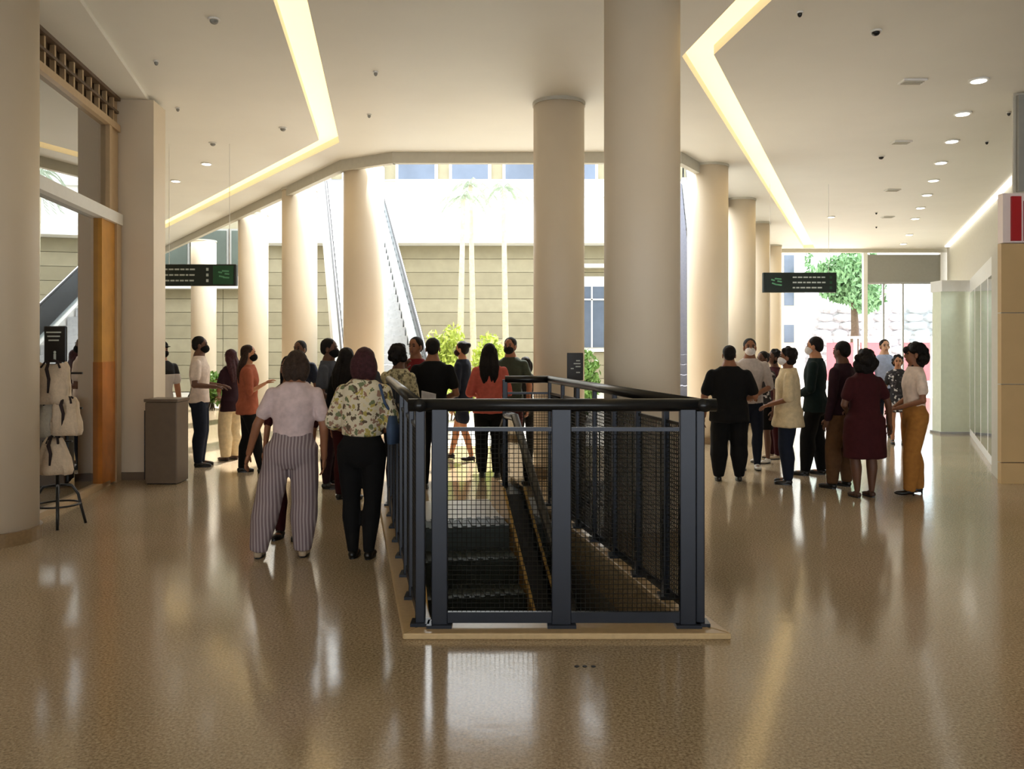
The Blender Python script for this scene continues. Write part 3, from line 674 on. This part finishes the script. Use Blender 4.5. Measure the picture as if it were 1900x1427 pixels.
for x in (12.3, 13.5):
    for z in (2.2, 4.0, 5.6):
        f = MB().box((x, 39.47, z), (.62, .1, 1.0)).build('window', FASCIA, ob); MB().box((x, 39.41, z), (.48, .05, .86)).build('pane', DARKGL, f)
tr_ = thing('terrace_wall', (18, 40, 0), 'pale rough stone terrace wall rising beyond the far entrance', 'wall')
MB().prism([(14.6, 40.3), (24, 40.3), (24, 42), (14.6, 42)], 0, 3.6).build('core', ROCK, tr_)
rnd = random.Random(5)
for r in range(9):
    xx = 14.4+r*.12
    while xx < 23:
        l = rnd.uniform(.5, 1.2); z = .02+r*.4
        st = MB().ell((xx+l/2, 40.3-.05*r*0, z+.19), (l*.56, rnd.uniform(.16, .3), .225), seg=8, rings=6); st.build('stone', ROCK, tr_); xx += l
rk = thing('red_shelter', (17, 36, 0), 'haze-paled red street shelter with white posts beyond the entrance', 'shelter')
for x in (14.6, 16.1, 18.0, 19.6):
    MB().box((x, 36, .9), (1.15, .1, 1.7)).build('red_panel', PINKR, rk)
    MB().box((x+.68, 36, 1.0), (.12, .14, 2.0)).build('post', WHITE, rk)
MB().box((17.2, 36, 1.98), (6.6, .5, .1)).build('roof', WHITE, rk)

# ---------------------------------------------------------------- people
PENDING = []
def limb_pts(pts, rads, per=4):                        # smooth path through joints with radii
    P = []; Rr = []
    n = len(pts)
    for i in range(n-1):
        for k in range(per):
            f = k/per; P.append(pts[i].lerp(pts[i+1], f)); Rr.append(rads[i]+(rads[i+1]-rads[i])*f)
    P.append(pts[-1]); Rr.append(rads[-1]); return P, Rr
def capsule(mb, pts, rads, seg=12):
    P, Rr = limb_pts(pts, rads); mb.tube(P, Rr, seg)
    for p, r in ((pts[0], rads[0]), (pts[-1], rads[-1])): mb.ell(p, (r, r, r), seg=10, rings=6)
    for p, r in zip(pts[1:-1], rads[1:-1]): mb.ell(p, (r, r, r), seg=10, rings=6)
SKIN = {'dark': mat('skin_deep', lin((96, 62, 44)), .55, var=.06), 'brown': mat('skin_brown', lin((140, 92, 64)), .55, var=.06), 'tan': mat('skin_tan', lin((184, 128, 92)), .55, var=.06), 'fair': mat('skin_fair', lin((206, 158, 126)), .55, var=.06)}
EYEM = mat('eye_dark', lin((24, 18, 16)), .2); LIP = mat('lip', lin((122, 66, 58)), .5)
def cloth(name, c, var=.12): return mat('cloth_'+name, lin(c), .88, var=var, scale=22, bump=.15, bscale=220, spec=.2)
def hairm(name, c): return mat('hair_'+name, lin(c), .62, var=.4, scale=40, bump=.4, bscale=120, spec=.18)
HB = hairm('black', (22, 18, 17)); HR = hairm('maroon', (62, 34, 38)); HBR = hairm('brown', (50, 35, 28)); HG = hairm('grey_brown', (56, 44, 37))

def person(label, px, d, top, rz, skin='brown', female=True, build=1.0, hair='short', hairmat=None, topm=None, top_kind='tee', hem=.50, flare=1.0, bottom='trousers', botm=None, wide=1.0, botlen=1.0, shoem=None, heel=False,
           armL='down', armR='down', feet=((-.055, 0), (.055, .0)), yaw=0, pitch=0, mask=None, cap=None, lean=(0, 0), res=.013, sleeve=None, group='people waiting in the hall', H=None, extra=None):
    x = (px-950)/F*d
    if H is None: H = EYE+(HOR-top)*d/F
    t = thing('person', (x, d, 0), label, 'person', group, rz=math.radians(rz))
    b = build; sw = .92 if female else 1.03; hw = 1.08 if female else .97; ww = .93 if female else 1.03
    lx, ly = lean; nk = (1.0 if female else 1.14)*(.6+.4*b)
    def S(z): k = max(0, (z-.5)/.5); return Vector((lx*k, ly*k, 0))
    def V(x_, y_, z_): return (Vector((x_, y_, z_))+S(z_))*H
    T = [(.47, .080*hw*b, .058*b, .0), (.50, .094*hw*b, .066*b, -.004), (.535, .093*hw*b, .066*b, -.006), (.57, .083*ww*b*(1.02), .057*b, 0), (.61, .075*ww*b, .052*b, .002), (.66, .080*(ww+sw)/2*b, .055*b, .002), (.72, .090*sw*(b*.7+.3), .061*(b*.7+.3), .002), (.765, .096*sw*(b*.6+.4), .058*(b*.5+.5), 0), (.795, .099*sw*(b*.4+.6), .050, -.003), (.815, .090*sw*(b*.4+.6), .045, -.003), (.833, .066*sw, .039, -.004), (.849, .042*nk, .037*nk, -.003), (.88, .033*nk, .034*nk, .003)]
    def torso(mb, z0, z1, e, fl=1.0, ztop=None):
        rg = []
        for (z, rx, ry, cy) in T:
            if z0-.001 <= z <= z1+.001:
                k = fl if fl != 1 and z < .7 else 1
                kk = 1+(k-1)*min(1, max(0, (.72-z)/.2)); s = S(z); rg.append(((s.x)*H, (cy+s.y)*H, z*H, (rx*kk+e)*H, (ry*kk+e)*H))
        return rg
    hs = .118*sw*(b*.35+.65); hp = .05*hw*(b*.6+.4)
    legs = []
    for sd, ft in zip((-1, 1), feet):
        hip = V(sd*hp, 0, .495); ank = Vector((ft[0], ft[1], .045))*H; kn = hip.lerp(ank, .5)+Vector((sd*.004, .016, 0))*H; legs.append((sd, hip, kn, ank))
    arms = []
    for sd, pose in ((-1, armL), (1, armR)):
        sh = V(sd*hs*.90, -.004, .793-.014*(b-1))
        if pose == 'down': el, ha = V(sd*(hs+.028*b), -.012, .625), V(sd*(hs+.030*b), .022, .475)
        elif pose == 'fwd': el, ha = V(sd*(hs+.022), -.01, .63), V(sd*(hs-.01), .135, .615)
        elif pose == 'phone': el, ha = V(sd*(hs+.02), .01, .635), V(sd*.05, .13, .70)
        elif pose == 'front': el, ha = V(sd*(hs+.03*b), .0, .63), V(sd*.03, .115*b, .575)
        elif pose == 'face': el, ha = V(sd*(hs+.01), .07, .67), V(sd*.05, .10, .83)
        elif pose == 'hip': el, ha = V(sd*(hs+.085), -.03, .65), V(sd*(hs+.01), .03, .545)
        elif pose == 'reach': el, ha = V(sd*(hs+.05), .08, .72), V(sd*(hs+.03), .20, .75)
        elif pose == 'out': el, ha = V(sd*(hs+.05), -.02, .64), V(sd*(hs+.085), .01, .50)
        arms.append((sd, sh, el, ha))
    HM = Matrix.Translation(V(0, .006, .875)) @ Matrix.Rotation(math.radians(yaw), 4, 'Z') @ Matrix.Rotation(math.radians(pitch), 4, 'X')
    def Hd(x_, y_, z_): return HM @ (Vector((x_, y_, z_-.875))*H)
    HR3 = HM.to_3x3()
    # body
    mb = MB()
    mb.loft(torso(mb, .47, .9, 0))
    mb.tube([V(0, -.002, .82), V(0, .004, .86), Hd(0, 0, .90)], [.034*H*nk, .030*H*nk, .03*H*nk], 12)
    ar = .0265*(b*.5+.5)*(.92 if female else 1.06)
    for sd, sh, el, ha in arms: capsule(mb, [sh, el, ha], [ar*1.0*H, ar*.86*H, ar*.60*H], 10)
    for sd, hip, kn, ank in legs:
        tb = b*.6+.4
        capsule(mb, [hip, hip.lerp(kn, .5), kn, kn.lerp(ank, .3)+Vector((0, -.008*H, 0)), ank], [.050*tb*hw*H, .043*tb*H, .031*tb*H, .033*tb*H, .019*H], 12)
        mb.ell(ank+Vector((0, .032*H, -.026*H)), (.022*H, .052*H, .017*H), seg=10, rings=6)
    mb.ell(Hd(0, -.004, .945), (.0455*H, .056*H, .054*H), HR3); mb.ell(Hd(0, .012, .906), (.036*H, .041*H, .041*H), HR3)
    mb.ell(Hd(0, .026, .888), (.021*H, .022*H, .016*H), HR3, 10, 6)
    det = MB()
    det.ell(Hd(0, .051, .919), (.0085*H, .011*H, .015*H), HR3, 8, 6)
    for s in (-1, 1): det.ell(Hd(s*.045, .0, .922), (.006*H, .013*H, .019*H), HR3, 8, 6)
    det.cm = 1
    for s in (-1, 1):
        det.ell(Hd(s*.018, .0435, .935), (.0085*H, .006*H, .0048*H), HR3, 8, 6); det.ell(Hd(s*.018, .0455, .948), (.013*H, .005*H, .0034*H), HR3, 8, 6)
    det.cm = 2; det.ell(Hd(0, .0475, .895), (.014*H, .005*H, .0045*H), HR3, 8, 6)
    det.cm = 0
    for sd, sh, el, ha in arms:                        # hands: palm, four fingers, thumb off the side of the palm
        dr_ = (ha-el).normalized(); side = Vector((1, 0, 0)) if abs(dr_.x) < .8 else Vector((0, 1, 0))
        nrm = Vector((-sd, 0, 0)) if abs(dr_.z) > .6 else Vector((0, 0, -1))
        nrm = (nrm-dr_*nrm.dot(dr_)).normalized(); wv = dr_.cross(nrm).normalized()
        if wv.dot(Vector((0, 1, 0.2))) < 0: wv = -wv
        M = Matrix((wv, nrm, dr_)).transposed()
        det.ell(ha+dr_*.028*H, (.022*H, .011*H, .033*H), M, 10, 6)
        for k, (off, ln) in enumerate(((.017, .036), (.006, .043), (-.006, .040), (-.017, .031))):
            p0 = ha+dr_*.050*H+wv*off*H; p1 = p0+(dr_+nrm*.25+wv*off*4).normalized()*ln*.55*H; p2 = p1+(dr_+nrm*.95).normalized()*ln*.5*H
            det.tube([p0, p1, p2], [.0052*H, .0048*H, .0036*H], 6)
        p0 = ha+dr_*.014*H+wv*.019*H; p1 = p0+(dr_+wv*.75+nrm*.3).normalized()*.026*H; p2 = p1+(dr_+wv*.1+nrm*.4).normalized()*.02*H
        det.tube([p0, p1, p2], [.0068*H, .0058*H, .0042*H], 6)
    body = mb.build('body', [SKIN[skin], HB, LIP], t, local=True); PENDING.append((body, res*1.05, 0, det))
    # top / dress
    fem = female
    dress = top_kind == 'dress'
    z0 = hem
    e = .010 if top_kind != 'loose' else .016
    mb = MB(); rg = []
    if dress or z0 < .47:
        zb = z0; s = S(.47)
        for k in range(4):
            z = zb+(.46-zb)*k/4; rg.append((0, -.002*H, z*H, (.094*hw*b*flare+e+.007)*H, (.070*b*flare+e+.009)*H))
    rg += torso(mb, max(z0, .47) if z0 >= .47 else .49, .85, e+(.004 if z0 < .47 else 0), flare)
    if z0 > .47 and rg and rg[0][2] > z0*H+.005:
        r0 = rg[0]; rg.insert(0, (r0[0], r0[1], z0*H, r0[3], r0[4]))
    rg[-1] = (rg[-1][0], rg[-1][1], rg[-1][2], rg[-1][3]*.95, rg[-1][4]*.95)
    mb.loft(rg, 24)
    sf_ = sleeve if sleeve is not None else (.62 if top_kind in ('tee', 'dress') else 1.0)
    for sd, sh, el, ha in arms:
        k = .007*H if top_kind != 'loose' else .011*H
        if sf_ <= 0: continue
        if sf_ < 1: capsule(mb, [sh, sh.lerp(el, sf_)], [ar*.98*H+k, ar*1.0*H+k*1.5], 12)
        elif sf_ == 1: capsule(mb, [sh, el], [ar*.98*H+k, ar*.9*H+k], 12)
        else: capsule(mb, [sh, el, el.lerp(ha, .95)], [ar*.98*H+k, ar*.92*H+k, ar*.66*H+k*.8], 12)
    nm = {'tee': 't_shirt', 'dress': 'dress', 'loose': 'blouse', 'shirt': 'shirt', 'jacket': 'jacket'}[top_kind]
    PENDING.append((mb.build(nm, topm, t, local=True), res, .012 if top_kind == 'loose' else .008, None))
    # bottom
    if bottom:
        mb = MB(); eb = .006
        rg = torso(mb, .50, .61, eb); r0 = rg[0]; rg.insert(0, (r0[0], r0[1], .465*H, r0[3]*.92, r0[4]*.9)); rg.insert(0, (r0[0], r0[1], .435*H, r0[3]*.62, r0[4]*.62)); mb.loft(rg, 24)
        if bottom == 'skirt':
            r0 = rg[0]; mb.loft([(0, 0, z*H, .10*hw*b*flare*H, .075*b*H) for z in (botlen, .5)], 24)
        else:
            for sd, hip, kn, ank in legs:
                tb = b*.6+.4; end = hip.lerp(ank, botlen) if botlen < 1 else ank+Vector((0, 0, -.012*H))
                if botlen < .6: capsule(mb, [hip, end], [(.050*tb*hw+eb)*H, (.047*tb+eb)*H], 14)
                else:
                    kk = wide
                    capsule(mb, [hip, hip.lerp(kn, .5), kn, kn.lerp(ank, .32)+Vector((0, -.008*H, 0))], [(.050*tb*hw+eb)*H, (.045*tb*(1+(kk-1)*.4)+eb)*H, (.034*tb*kk+eb)*H, (.036*tb*kk+eb)*H], 14)
                    lo_ = kn.lerp(ank, .32)+Vector((0, -.008*H, 0)); P, Rr = limb_pts([lo_, end], [(.036*tb*kk+eb)*H, (.021*kk*(1+(kk-1)*.35)+eb*.8)*H], 5); mb.tube(P, Rr, 14)
        PENDING.append((mb.build({'trousers': 'trousers', 'leggings': 'leggings', 'shorts': 'shorts', 'skirt': 'skirt'}[bottom], botm, t, local=True), res, .006 if bottom != 'leggings' else .002, None))
    # shoes
    for sd, hip, kn, ank in legs:
        mb = MB(); o = Vector((ank.x, ank.y, 0)); hl = .03 if heel else 0
        mb.ell(o+Vector((0, -.008, .02+hl/H*.5))*H, (.022*H, .026*H, .022*H), seg=10, rings=6)
        mb.ell(o+Vector((sd*.002, .045, .0155+hl/H*.2))*H, (.026*H, .056*H, .0165*H), seg=12, rings=6)
        mb.ell(o+Vector((0, .01, .028))*H, (.022*H, .03*H, .02*H), seg=10, rings=6)
        sh_ = mb.build('shoe', shoem, t, local=True); PENDING.append((sh_, .008, 0, None))
        if heel: MB().tube([o+Vector((0, -.022, .025))*H, o+Vector((0, -.026, 0))*H], [.009*H, .005*H], 8).build('heel', shoem, sh_, local=True)
        else: MB().prism([(o.x+.025*H*math.cos(a)*(1), o.y+.034*H+.062*H*math.sin(a)) for a in [2*PI*k/16 for k in range(16)]], 0, .010*H).build('sole', BLACK, sh_, local=True)
    # hair
    hm = hairmat or HB; mb = MB()
    if hair != 'none':
        mb.ell(Hd(0, -.010, .953), (.0495*H, .054*H, .0505*H), HR3, 14, 10)
        mb.ell(Hd(0, -.028, .93), (.045*H, .036*H, .044*H), HR3, 12, 8)
        if hair in ('long', 'bob', 'curly', 'afro'):
            if hair == 'bob':
                for s in (-1, 0, 1): mb.ell(Hd(s*.034, -.024 if s else -.04, .905), (.033*H, .036*H, .064*H), HR3, 10, 8)
            if hair == 'long':
                for s in (-1, -.45, .45, 1):
                    P = [Hd(s*.036, -.012-.024*(1-abs(s)), .955), Hd(s*.044, -.026-.02*(1-abs(s)), .90), V(s*.052, -.048-.012*(1-abs(s)), .83), V(s*.046, -.064, .76), V(s*.036, -.064, .70)]
                    mb.tube(P, [.02*H, .024*H, .026*H, .022*H, .008*H], 8)
                    mb.ell(P[-2], (.02*H,)*3, seg=8, rings=6)
            if hair in ('curly', 'afro'):
                rr = random.Random(int(px)); k_ = 1.0 if hair == 'curly' else 1.25
                for _ in range(34):
                    v = Vector((rr.gauss(0, 1), rr.gauss(0, 1)-.5, rr.gauss(0, 1)+.15)).normalized()
                    if v.y > .45 and v.z < .5: continue
                    mb.ell(Hd(v.x*.05*k_, -.012+v.y*.05*k_, .94+v.z*.058*k_-(.02 if k_ > 1 else 0)), (.022*H*k_,)*3, HR3, 8, 6)
                if k_ > 1: mb.ell(Hd(0, -.035, .89), (.055*H, .04*H, .06*H), HR3, 10, 8)
        if hair == 'bun': mb.ell(Hd(0, -.06, .965), (.026*H, .024*H, .024*H), HR3, 10, 8)
        PENDING.append((mb.build('hair', hm, t, local=True), .010, .004 if hair != 'short' else .002, None))
    if cap:
        mb = MB(); mb.ell(Hd(0, -.006, .962), (.052*H, .058*H, .045*H), HR3, 14, 8); mb.ell(Hd(0, .058, .957), (.04*H, .036*H, .006*H), HR3, 12, 6)
        PENDING.append((mb.build('cap', cap, t, local=True), .009, 0, None))
    if mask:
        mb = MB(); mb.ell(Hd(0, .026, .902), (.039*H, .043*H, .034*H), HR3, 14, 8); mb.ell(Hd(0, .046, .912), (.016*H, .021*H, .018*H), HR3, 10, 6); mb.build('face_mask', mask, t, local=True, smooth=True)
    if extra: extra(t, H, V, Hd, arms)
    return t

C_ = cloth
white = C_('white', (216, 200, 188)); dusty = C_('dusty_white', (204, 184, 184)); blk = C_('black', (17, 17, 18)); nav = C_('navy', (26, 32, 46)); org = C_('orange', (164, 92, 68)); cream = C_('cream', (214, 194, 156)); coral = C_('coral', (196, 98, 86))
grn = C_('dark_green', (52, 60, 52)); dgrn = C_('bottle_green', (22, 36, 36)); mar = C_('maroon', (58, 20, 24)); brn = C_('brown', (92, 66, 44)); must = C_('mustard', (162, 110, 52)); lblue = C_('pale_blue', (168, 178, 206)); gblue = C_('grey_blue', (74, 78, 88)); lgrey = C_('light_grey', (196, 186, 182)); redc = C_('red', (120, 36, 40)); ltop = C_('off_white', (226, 206, 190)); dkm = C_('dark_plum', (44, 24, 32)); denim = C_('denim', (70, 88, 116)); mblk = C_('mask_black', (14, 14, 15)); mwht = C_('mask_white', (226, 222, 222))
sblk = mat('shoe_black', lin((14, 13, 13)), .4); swht = mat('shoe_white', lin((206, 200, 190)), .5); sbei = mat('shoe_beige', lin((170, 150, 124)), .5); sbrn = mat('shoe_brown', lin((70, 46, 34)), .45)
stripe = stripe_mat('cloth_mauve_stripe', lin((116, 100, 104)), lin((162, 150, 150)), 13)
floral = floral_mat('cloth_floral', lin((214, 204, 178)), [lin((176, 160, 84)), lin((92, 78, 60)), lin((214, 200, 160)), lin((150, 116, 96)), lin((110, 118, 84))], 26)
floral2 = floral_mat('cloth_floral_dark', lin((30, 28, 32)), [lin((200, 196, 196)), lin((70, 64, 70)), lin((40, 36, 40)), lin((30, 28, 30))], 24)
floral3 = floral_mat('cloth_floral_olive', lin((176, 166, 130)), [lin((120, 112, 84)), lin((200, 188, 150)), lin((90, 84, 66))], 30)
yoke = band_mat('cloth_black_white', lin((22, 20, 22)), lin((222, 216, 212)), 1.23)

def shoulder_bag(m, side, z=.5, w_=.1):
    def f(t, H, V, Hd, arms):
        p = V(side*.15, .0, z); mb = MB(); mb.loft([(p.x, p.y, p.z-.07*H, .028*H, w_*.5*H), (p.x, p.y, p.z, .032*H, w_*.52*H), (p.x, p.y, p.z+.06*H, .02*H, w_*.45*H)], 16)
        bg_ = mb.build('shoulder_bag', m, t, local=True, smooth=True); MB().tube([p+Vector((0, 0, .05*H)), V(side*.115, -.055, .74), V(side*.085, -.045, .825), V(side*.10, .045, .77), p+Vector((0, .02*H, .05*H))], .007*H, 6).build('strap', m, bg_, local=True)
    return f
def paper(m):
    def f(t, H, V, Hd, arms):
        ha = arms[1][3]; MB().box(ha+Vector((0, .05*H, .02*H)), (.10*H, .005, .13*H), M=Euler((.5, .2, .3)).to_matrix()).build('held_paper', m, t, local=True)
    return f

person('person in black and white top and cap, behind the podium', 299, 10.6, 633, -125, 'tan', False, hair='short', cap=mblk, topm=yoke, botm=blk, shoem=sblk, mask=mblk)
person('person in white shirt, navy jeans and black mask facing right', 370, 10.76, 624, -78, 'dark', False, 1.08, topm=white, top_kind='tee', hem=.49, botm=nav, shoem=sblk, armR='fwd', armL='fwd', mask=mblk, wide=1.15)
person('person with long auburn hair in dark top and cream flared trousers', 428, 11.35, 648, 62, 'brown', True, .95, hair='long', hairmat=HR, topm=dkm, top_kind='shirt', sleeve=.6, hem=.44, botm=cream, wide=1.55, shoem=sbrn, armR='phone', armL='front')
person('person in orange top, black leggings and black mask facing right', 460, 10.2, 640, -72, 'tan', True, 1.0, hair='long', hairmat=HBR, topm=org, top_kind='loose', hem=.46, bottom='leggings', botm=blk, shoem=sblk, mask=mblk, armR='phone', feet=((-.05, -.05), (.05, .10)))
person('person from behind in white tee and striped mauve trousers', 540, 6.12, 650, 4, 'brown', True, 1.22, hair='bob', hairmat=HG, topm=dusty, top_kind='tee', hem=.583, botm=stripe, wide=1.5, shoem=sbei, feet=((-.155, 0), (.055, .01)), armL='out', armR='down', res=.011, sleeve=.62, lean=(.035, 0), pitch=-14)
person('person in maroon mostly hidden behind the white tee', 538, 6.75, 660, 172, 'brown', True, .95, hair='long', topm=mar, botm=mar, top_kind='shirt', shoem=sblk)
person('person with short dark hair peeking above the white tee', 557, 10.9, 632, 160, 'dark', False, topm=nav, botm=nav, shoem=sblk, mask=mblk)
person('person in grey-blue shirt facing right behind the white tee', 610, 9.15, 628, -95, 'dark', False, 1.05, topm=gblue, top_kind='tee', botm=dkm, shoem=sblk, mask=mblk, armR='front', armL='front')
person('person with long black hair and dark clothes left of the floral blouse', 643, 8.4, 645, -25, 'brown', True, .95, hair='long', topm=blk, top_kind='shirt', sleeve=1.6, botm=mar, shoem=sblk)
person('person facing us behind the floral blouse', 676, 9.7, 644, 168, 'tan', True, .95, hair='bob', topm=gblue, botm=blk, shoem=sblk)
person('person from behind in floral blouse, black leggings and denim bag', 671, 6.1, 645, -4, 'brown', True, 1.1, hair='bob', hairmat=HR, topm=floral, top_kind='loose', hem=.585, flare=1.12, bottom='leggings', botm=blk, shoem=sblk, feet=((-.042, .0), (.036, -.01)), armL='front', armR='front', res=.011, sleeve=.9, extra=shoulder_bag(denim, 1, .62, .16), lean=(.02, 0))
person('person in olive print blouse with hand raised, by the railing corner', 740, 8.35, 640, -30, 'dark', True, 1.05, hair='curly', topm=floral3, top_kind='loose', hem=.5, botm=blk, shoem=sblk, armL='face', armR='fwd', extra=paper(mwht))
person('person in red top facing us beside the man in black', 772, 9.7, 625, 150, 'brown', False, .95, topm=redc, botm=blk, shoem=sblk)
person('person from behind in black shirt at the railing corner', 803, 9.05, 627, 0, 'brown', False, 1.05, topm=blk, top_kind='tee', botm=blk, shoem=sblk, armL='front', armR='front')
person('person in dark jacket and shorts, masked, left of the coral top', 858, 11.3, 633, 70, 'tan', True, .95, hair='bun', topm=nav, top_kind='jacket', sleeve=1.6, hem=.44, bottom='shorts', botm=nav, botlen=.32, shoem=sblk, heel=True, mask=dkm, feet=((-.04, -.1), (.04, .12)))
person('person from behind with long hair, coral top and black trousers', 908, 9.85, 637, 0, 'tan', True, 1.08, hair='long', hairmat=HB, topm=coral, top_kind='loose', hem=.48, botm=blk, wide=1.2, shoem=sblk, armL='front', armR='front')
person('person in dark green shirt and black mask right of the coral top', 947, 10.7, 626, 158, 'brown', False, 1.05, topm=grn, top_kind='tee', botm=mar, shoem=sbrn, armR='front', mask=mblk)
person('person half hidden by the tan column', 975, 11.3, 662, 30, 'brown', True, .9, hair='bob', topm=blk, botm=blk, shoem=sblk, armL='front')
person('stout person in black tee and trousers, from behind', 1353, 9.56, 641, -8, 'brown', False, 1.42, topm=blk, top_kind='tee', hem=.44, sleeve=.75, botm=blk, wide=1.35, shoem=sblk, feet=((-.075, 0), (.075, .02)), armL='down', armR='front')
person('person facing us in light shirt and white mask beside the stout one', 1391, 10.5, 628, 172, 'brown', False, 1.0, topm=lgrey, top_kind='shirt', botm=nav, shoem=swht, mask=mwht, armL='front', armR='front')
person('person with dark pinned hair left of the cream blouse, nearer the masked one', 1416, 11.1, 652, 120, 'dark', True, .95, hair='bun', topm=floral2, botm=blk, shoem=swht, bottom='skirt', botlen=.3)
person('person with curly dark hair just left of the cream blouse', 1437, 11.5, 650, 100, 'dark', True, .9, hair='curly', topm=mar, botm=mar, shoem=sbei)
person('person in long loose cream blouse and navy trousers, masked', 1462, 9.4, 645, 72, 'brown', True, 1.18, hair='curly', hairmat=HB, topm=cream, top_kind='loose', hem=.42, flare=1.12, sleeve=.9, botm=nav, wide=1.2, shoem=sblk, mask=mwht, armL='front', armR='front')
person('person in bottle green shirt and black trousers facing left, masked', 1513, 10.0, 625, 58, 'tan', False, 1.1, topm=dgrn, top_kind='shirt', sleeve=1.6, hem=.46, botm=blk, wide=1.3, shoem=sblk, mask=mwht, armL='front', armR='down', feet=((-.05, .06), (.07, -.03)))
person('person in dark plum shirt and brown trousers beside the maroon dress', 1563, 9.15, 633, 40, 'dark', False, 1.1, topm=dkm, top_kind='shirt', sleeve=1.6, botm=brn, wide=1.3, shoem=sblk, feet=((-.10, .02), (.06, 0)), armL='down')
person('person from behind in maroon knee-length dress with big black hair', 1604, 8.55, 650, 12, 'dark', True, 1.25, hair='afro', topm=mar, top_kind='dress', hem=.27, flare=1.05, bottom=None, shoem=sbrn, heel=False, armL='front', armR='out')
person('distant person in pale blue shirt facing us', 1641, 14.2, 630, 175, 'fair', False, 1.0, topm=lblue, top_kind='shirt', sleeve=1.6, botm=nav, shoem=sblk)
person('small person in dark floral dress beyond the mustard trousers', 1666, 13.2, 660, 160, 'tan', True, .9, hair='curly', topm=floral2, top_kind='dress', hem=.36, bottom=None, shoem=sblk)
person('person in off-white top, mustard trousers and black heels facing left', 1697, 8.7, 638, 84, 'brown', True, 1.05, hair='afro', topm=ltop, top_kind='tee', hem=.583, botm=must, wide=1.35, shoem=sblk, heel=True, armL='front', armR='front', feet=((-.045, .05), (.05, -.04)))

# voxel-merge each body / garment into one continuous surface
for o, vs, fold, det in PENDING:
    md = o.modifiers.new('r', 'REMESH'); md.mode = 'VOXEL'; md.voxel_size = vs; md.use_smooth_shade = True
    sm = o.modifiers.new('s', 'SMOOTH'); sm.factor = .5; sm.iterations = 3
dg = bpy.context.evaluated_depsgraph_get()
done = []
for o, vs, fold, det in PENDING:
    done.append(bpy.data.meshes.new_from_object(o.evaluated_get(dg)))
for (o, vs, fold, det), me in zip(PENDING, done):
    mats = list(o.data.materials); o.modifiers.clear(); old = o.data; nm = o.name.split('.')[0]
    me.materials.clear()
    for m in mats: me.materials.append(m)
    if fold:
        hairy = nm == 'hair'; cs = []
        seed = sum(ord(c) for c in o.name)
        for v in me.vertices:
            c = v.co; q = Vector((c.x*(34 if hairy else 7)+seed, c.y*(34 if hairy else 7), c.z*(5 if hairy else 4.5)))
            a = noise.noise(q)+.5*noise.noise(q*2.3); c = c+v.normal*a*fold; cs += (c.x, c.y, c.z)
        me.vertices.foreach_set('co', cs)
    if det:
        bmx = bmesh.new(); bmx.from_mesh(me); tmp = det.mesh('tmp', mats, smooth=True); bmx.from_mesh(tmp); bmx.to_mesh(me); bmx.free(); bpy.data.meshes.remove(tmp)
    me.polygons.foreach_set('use_smooth', [True]*len(me.polygons))
    o.data = me; me.update(); bpy.data.meshes.remove(old)
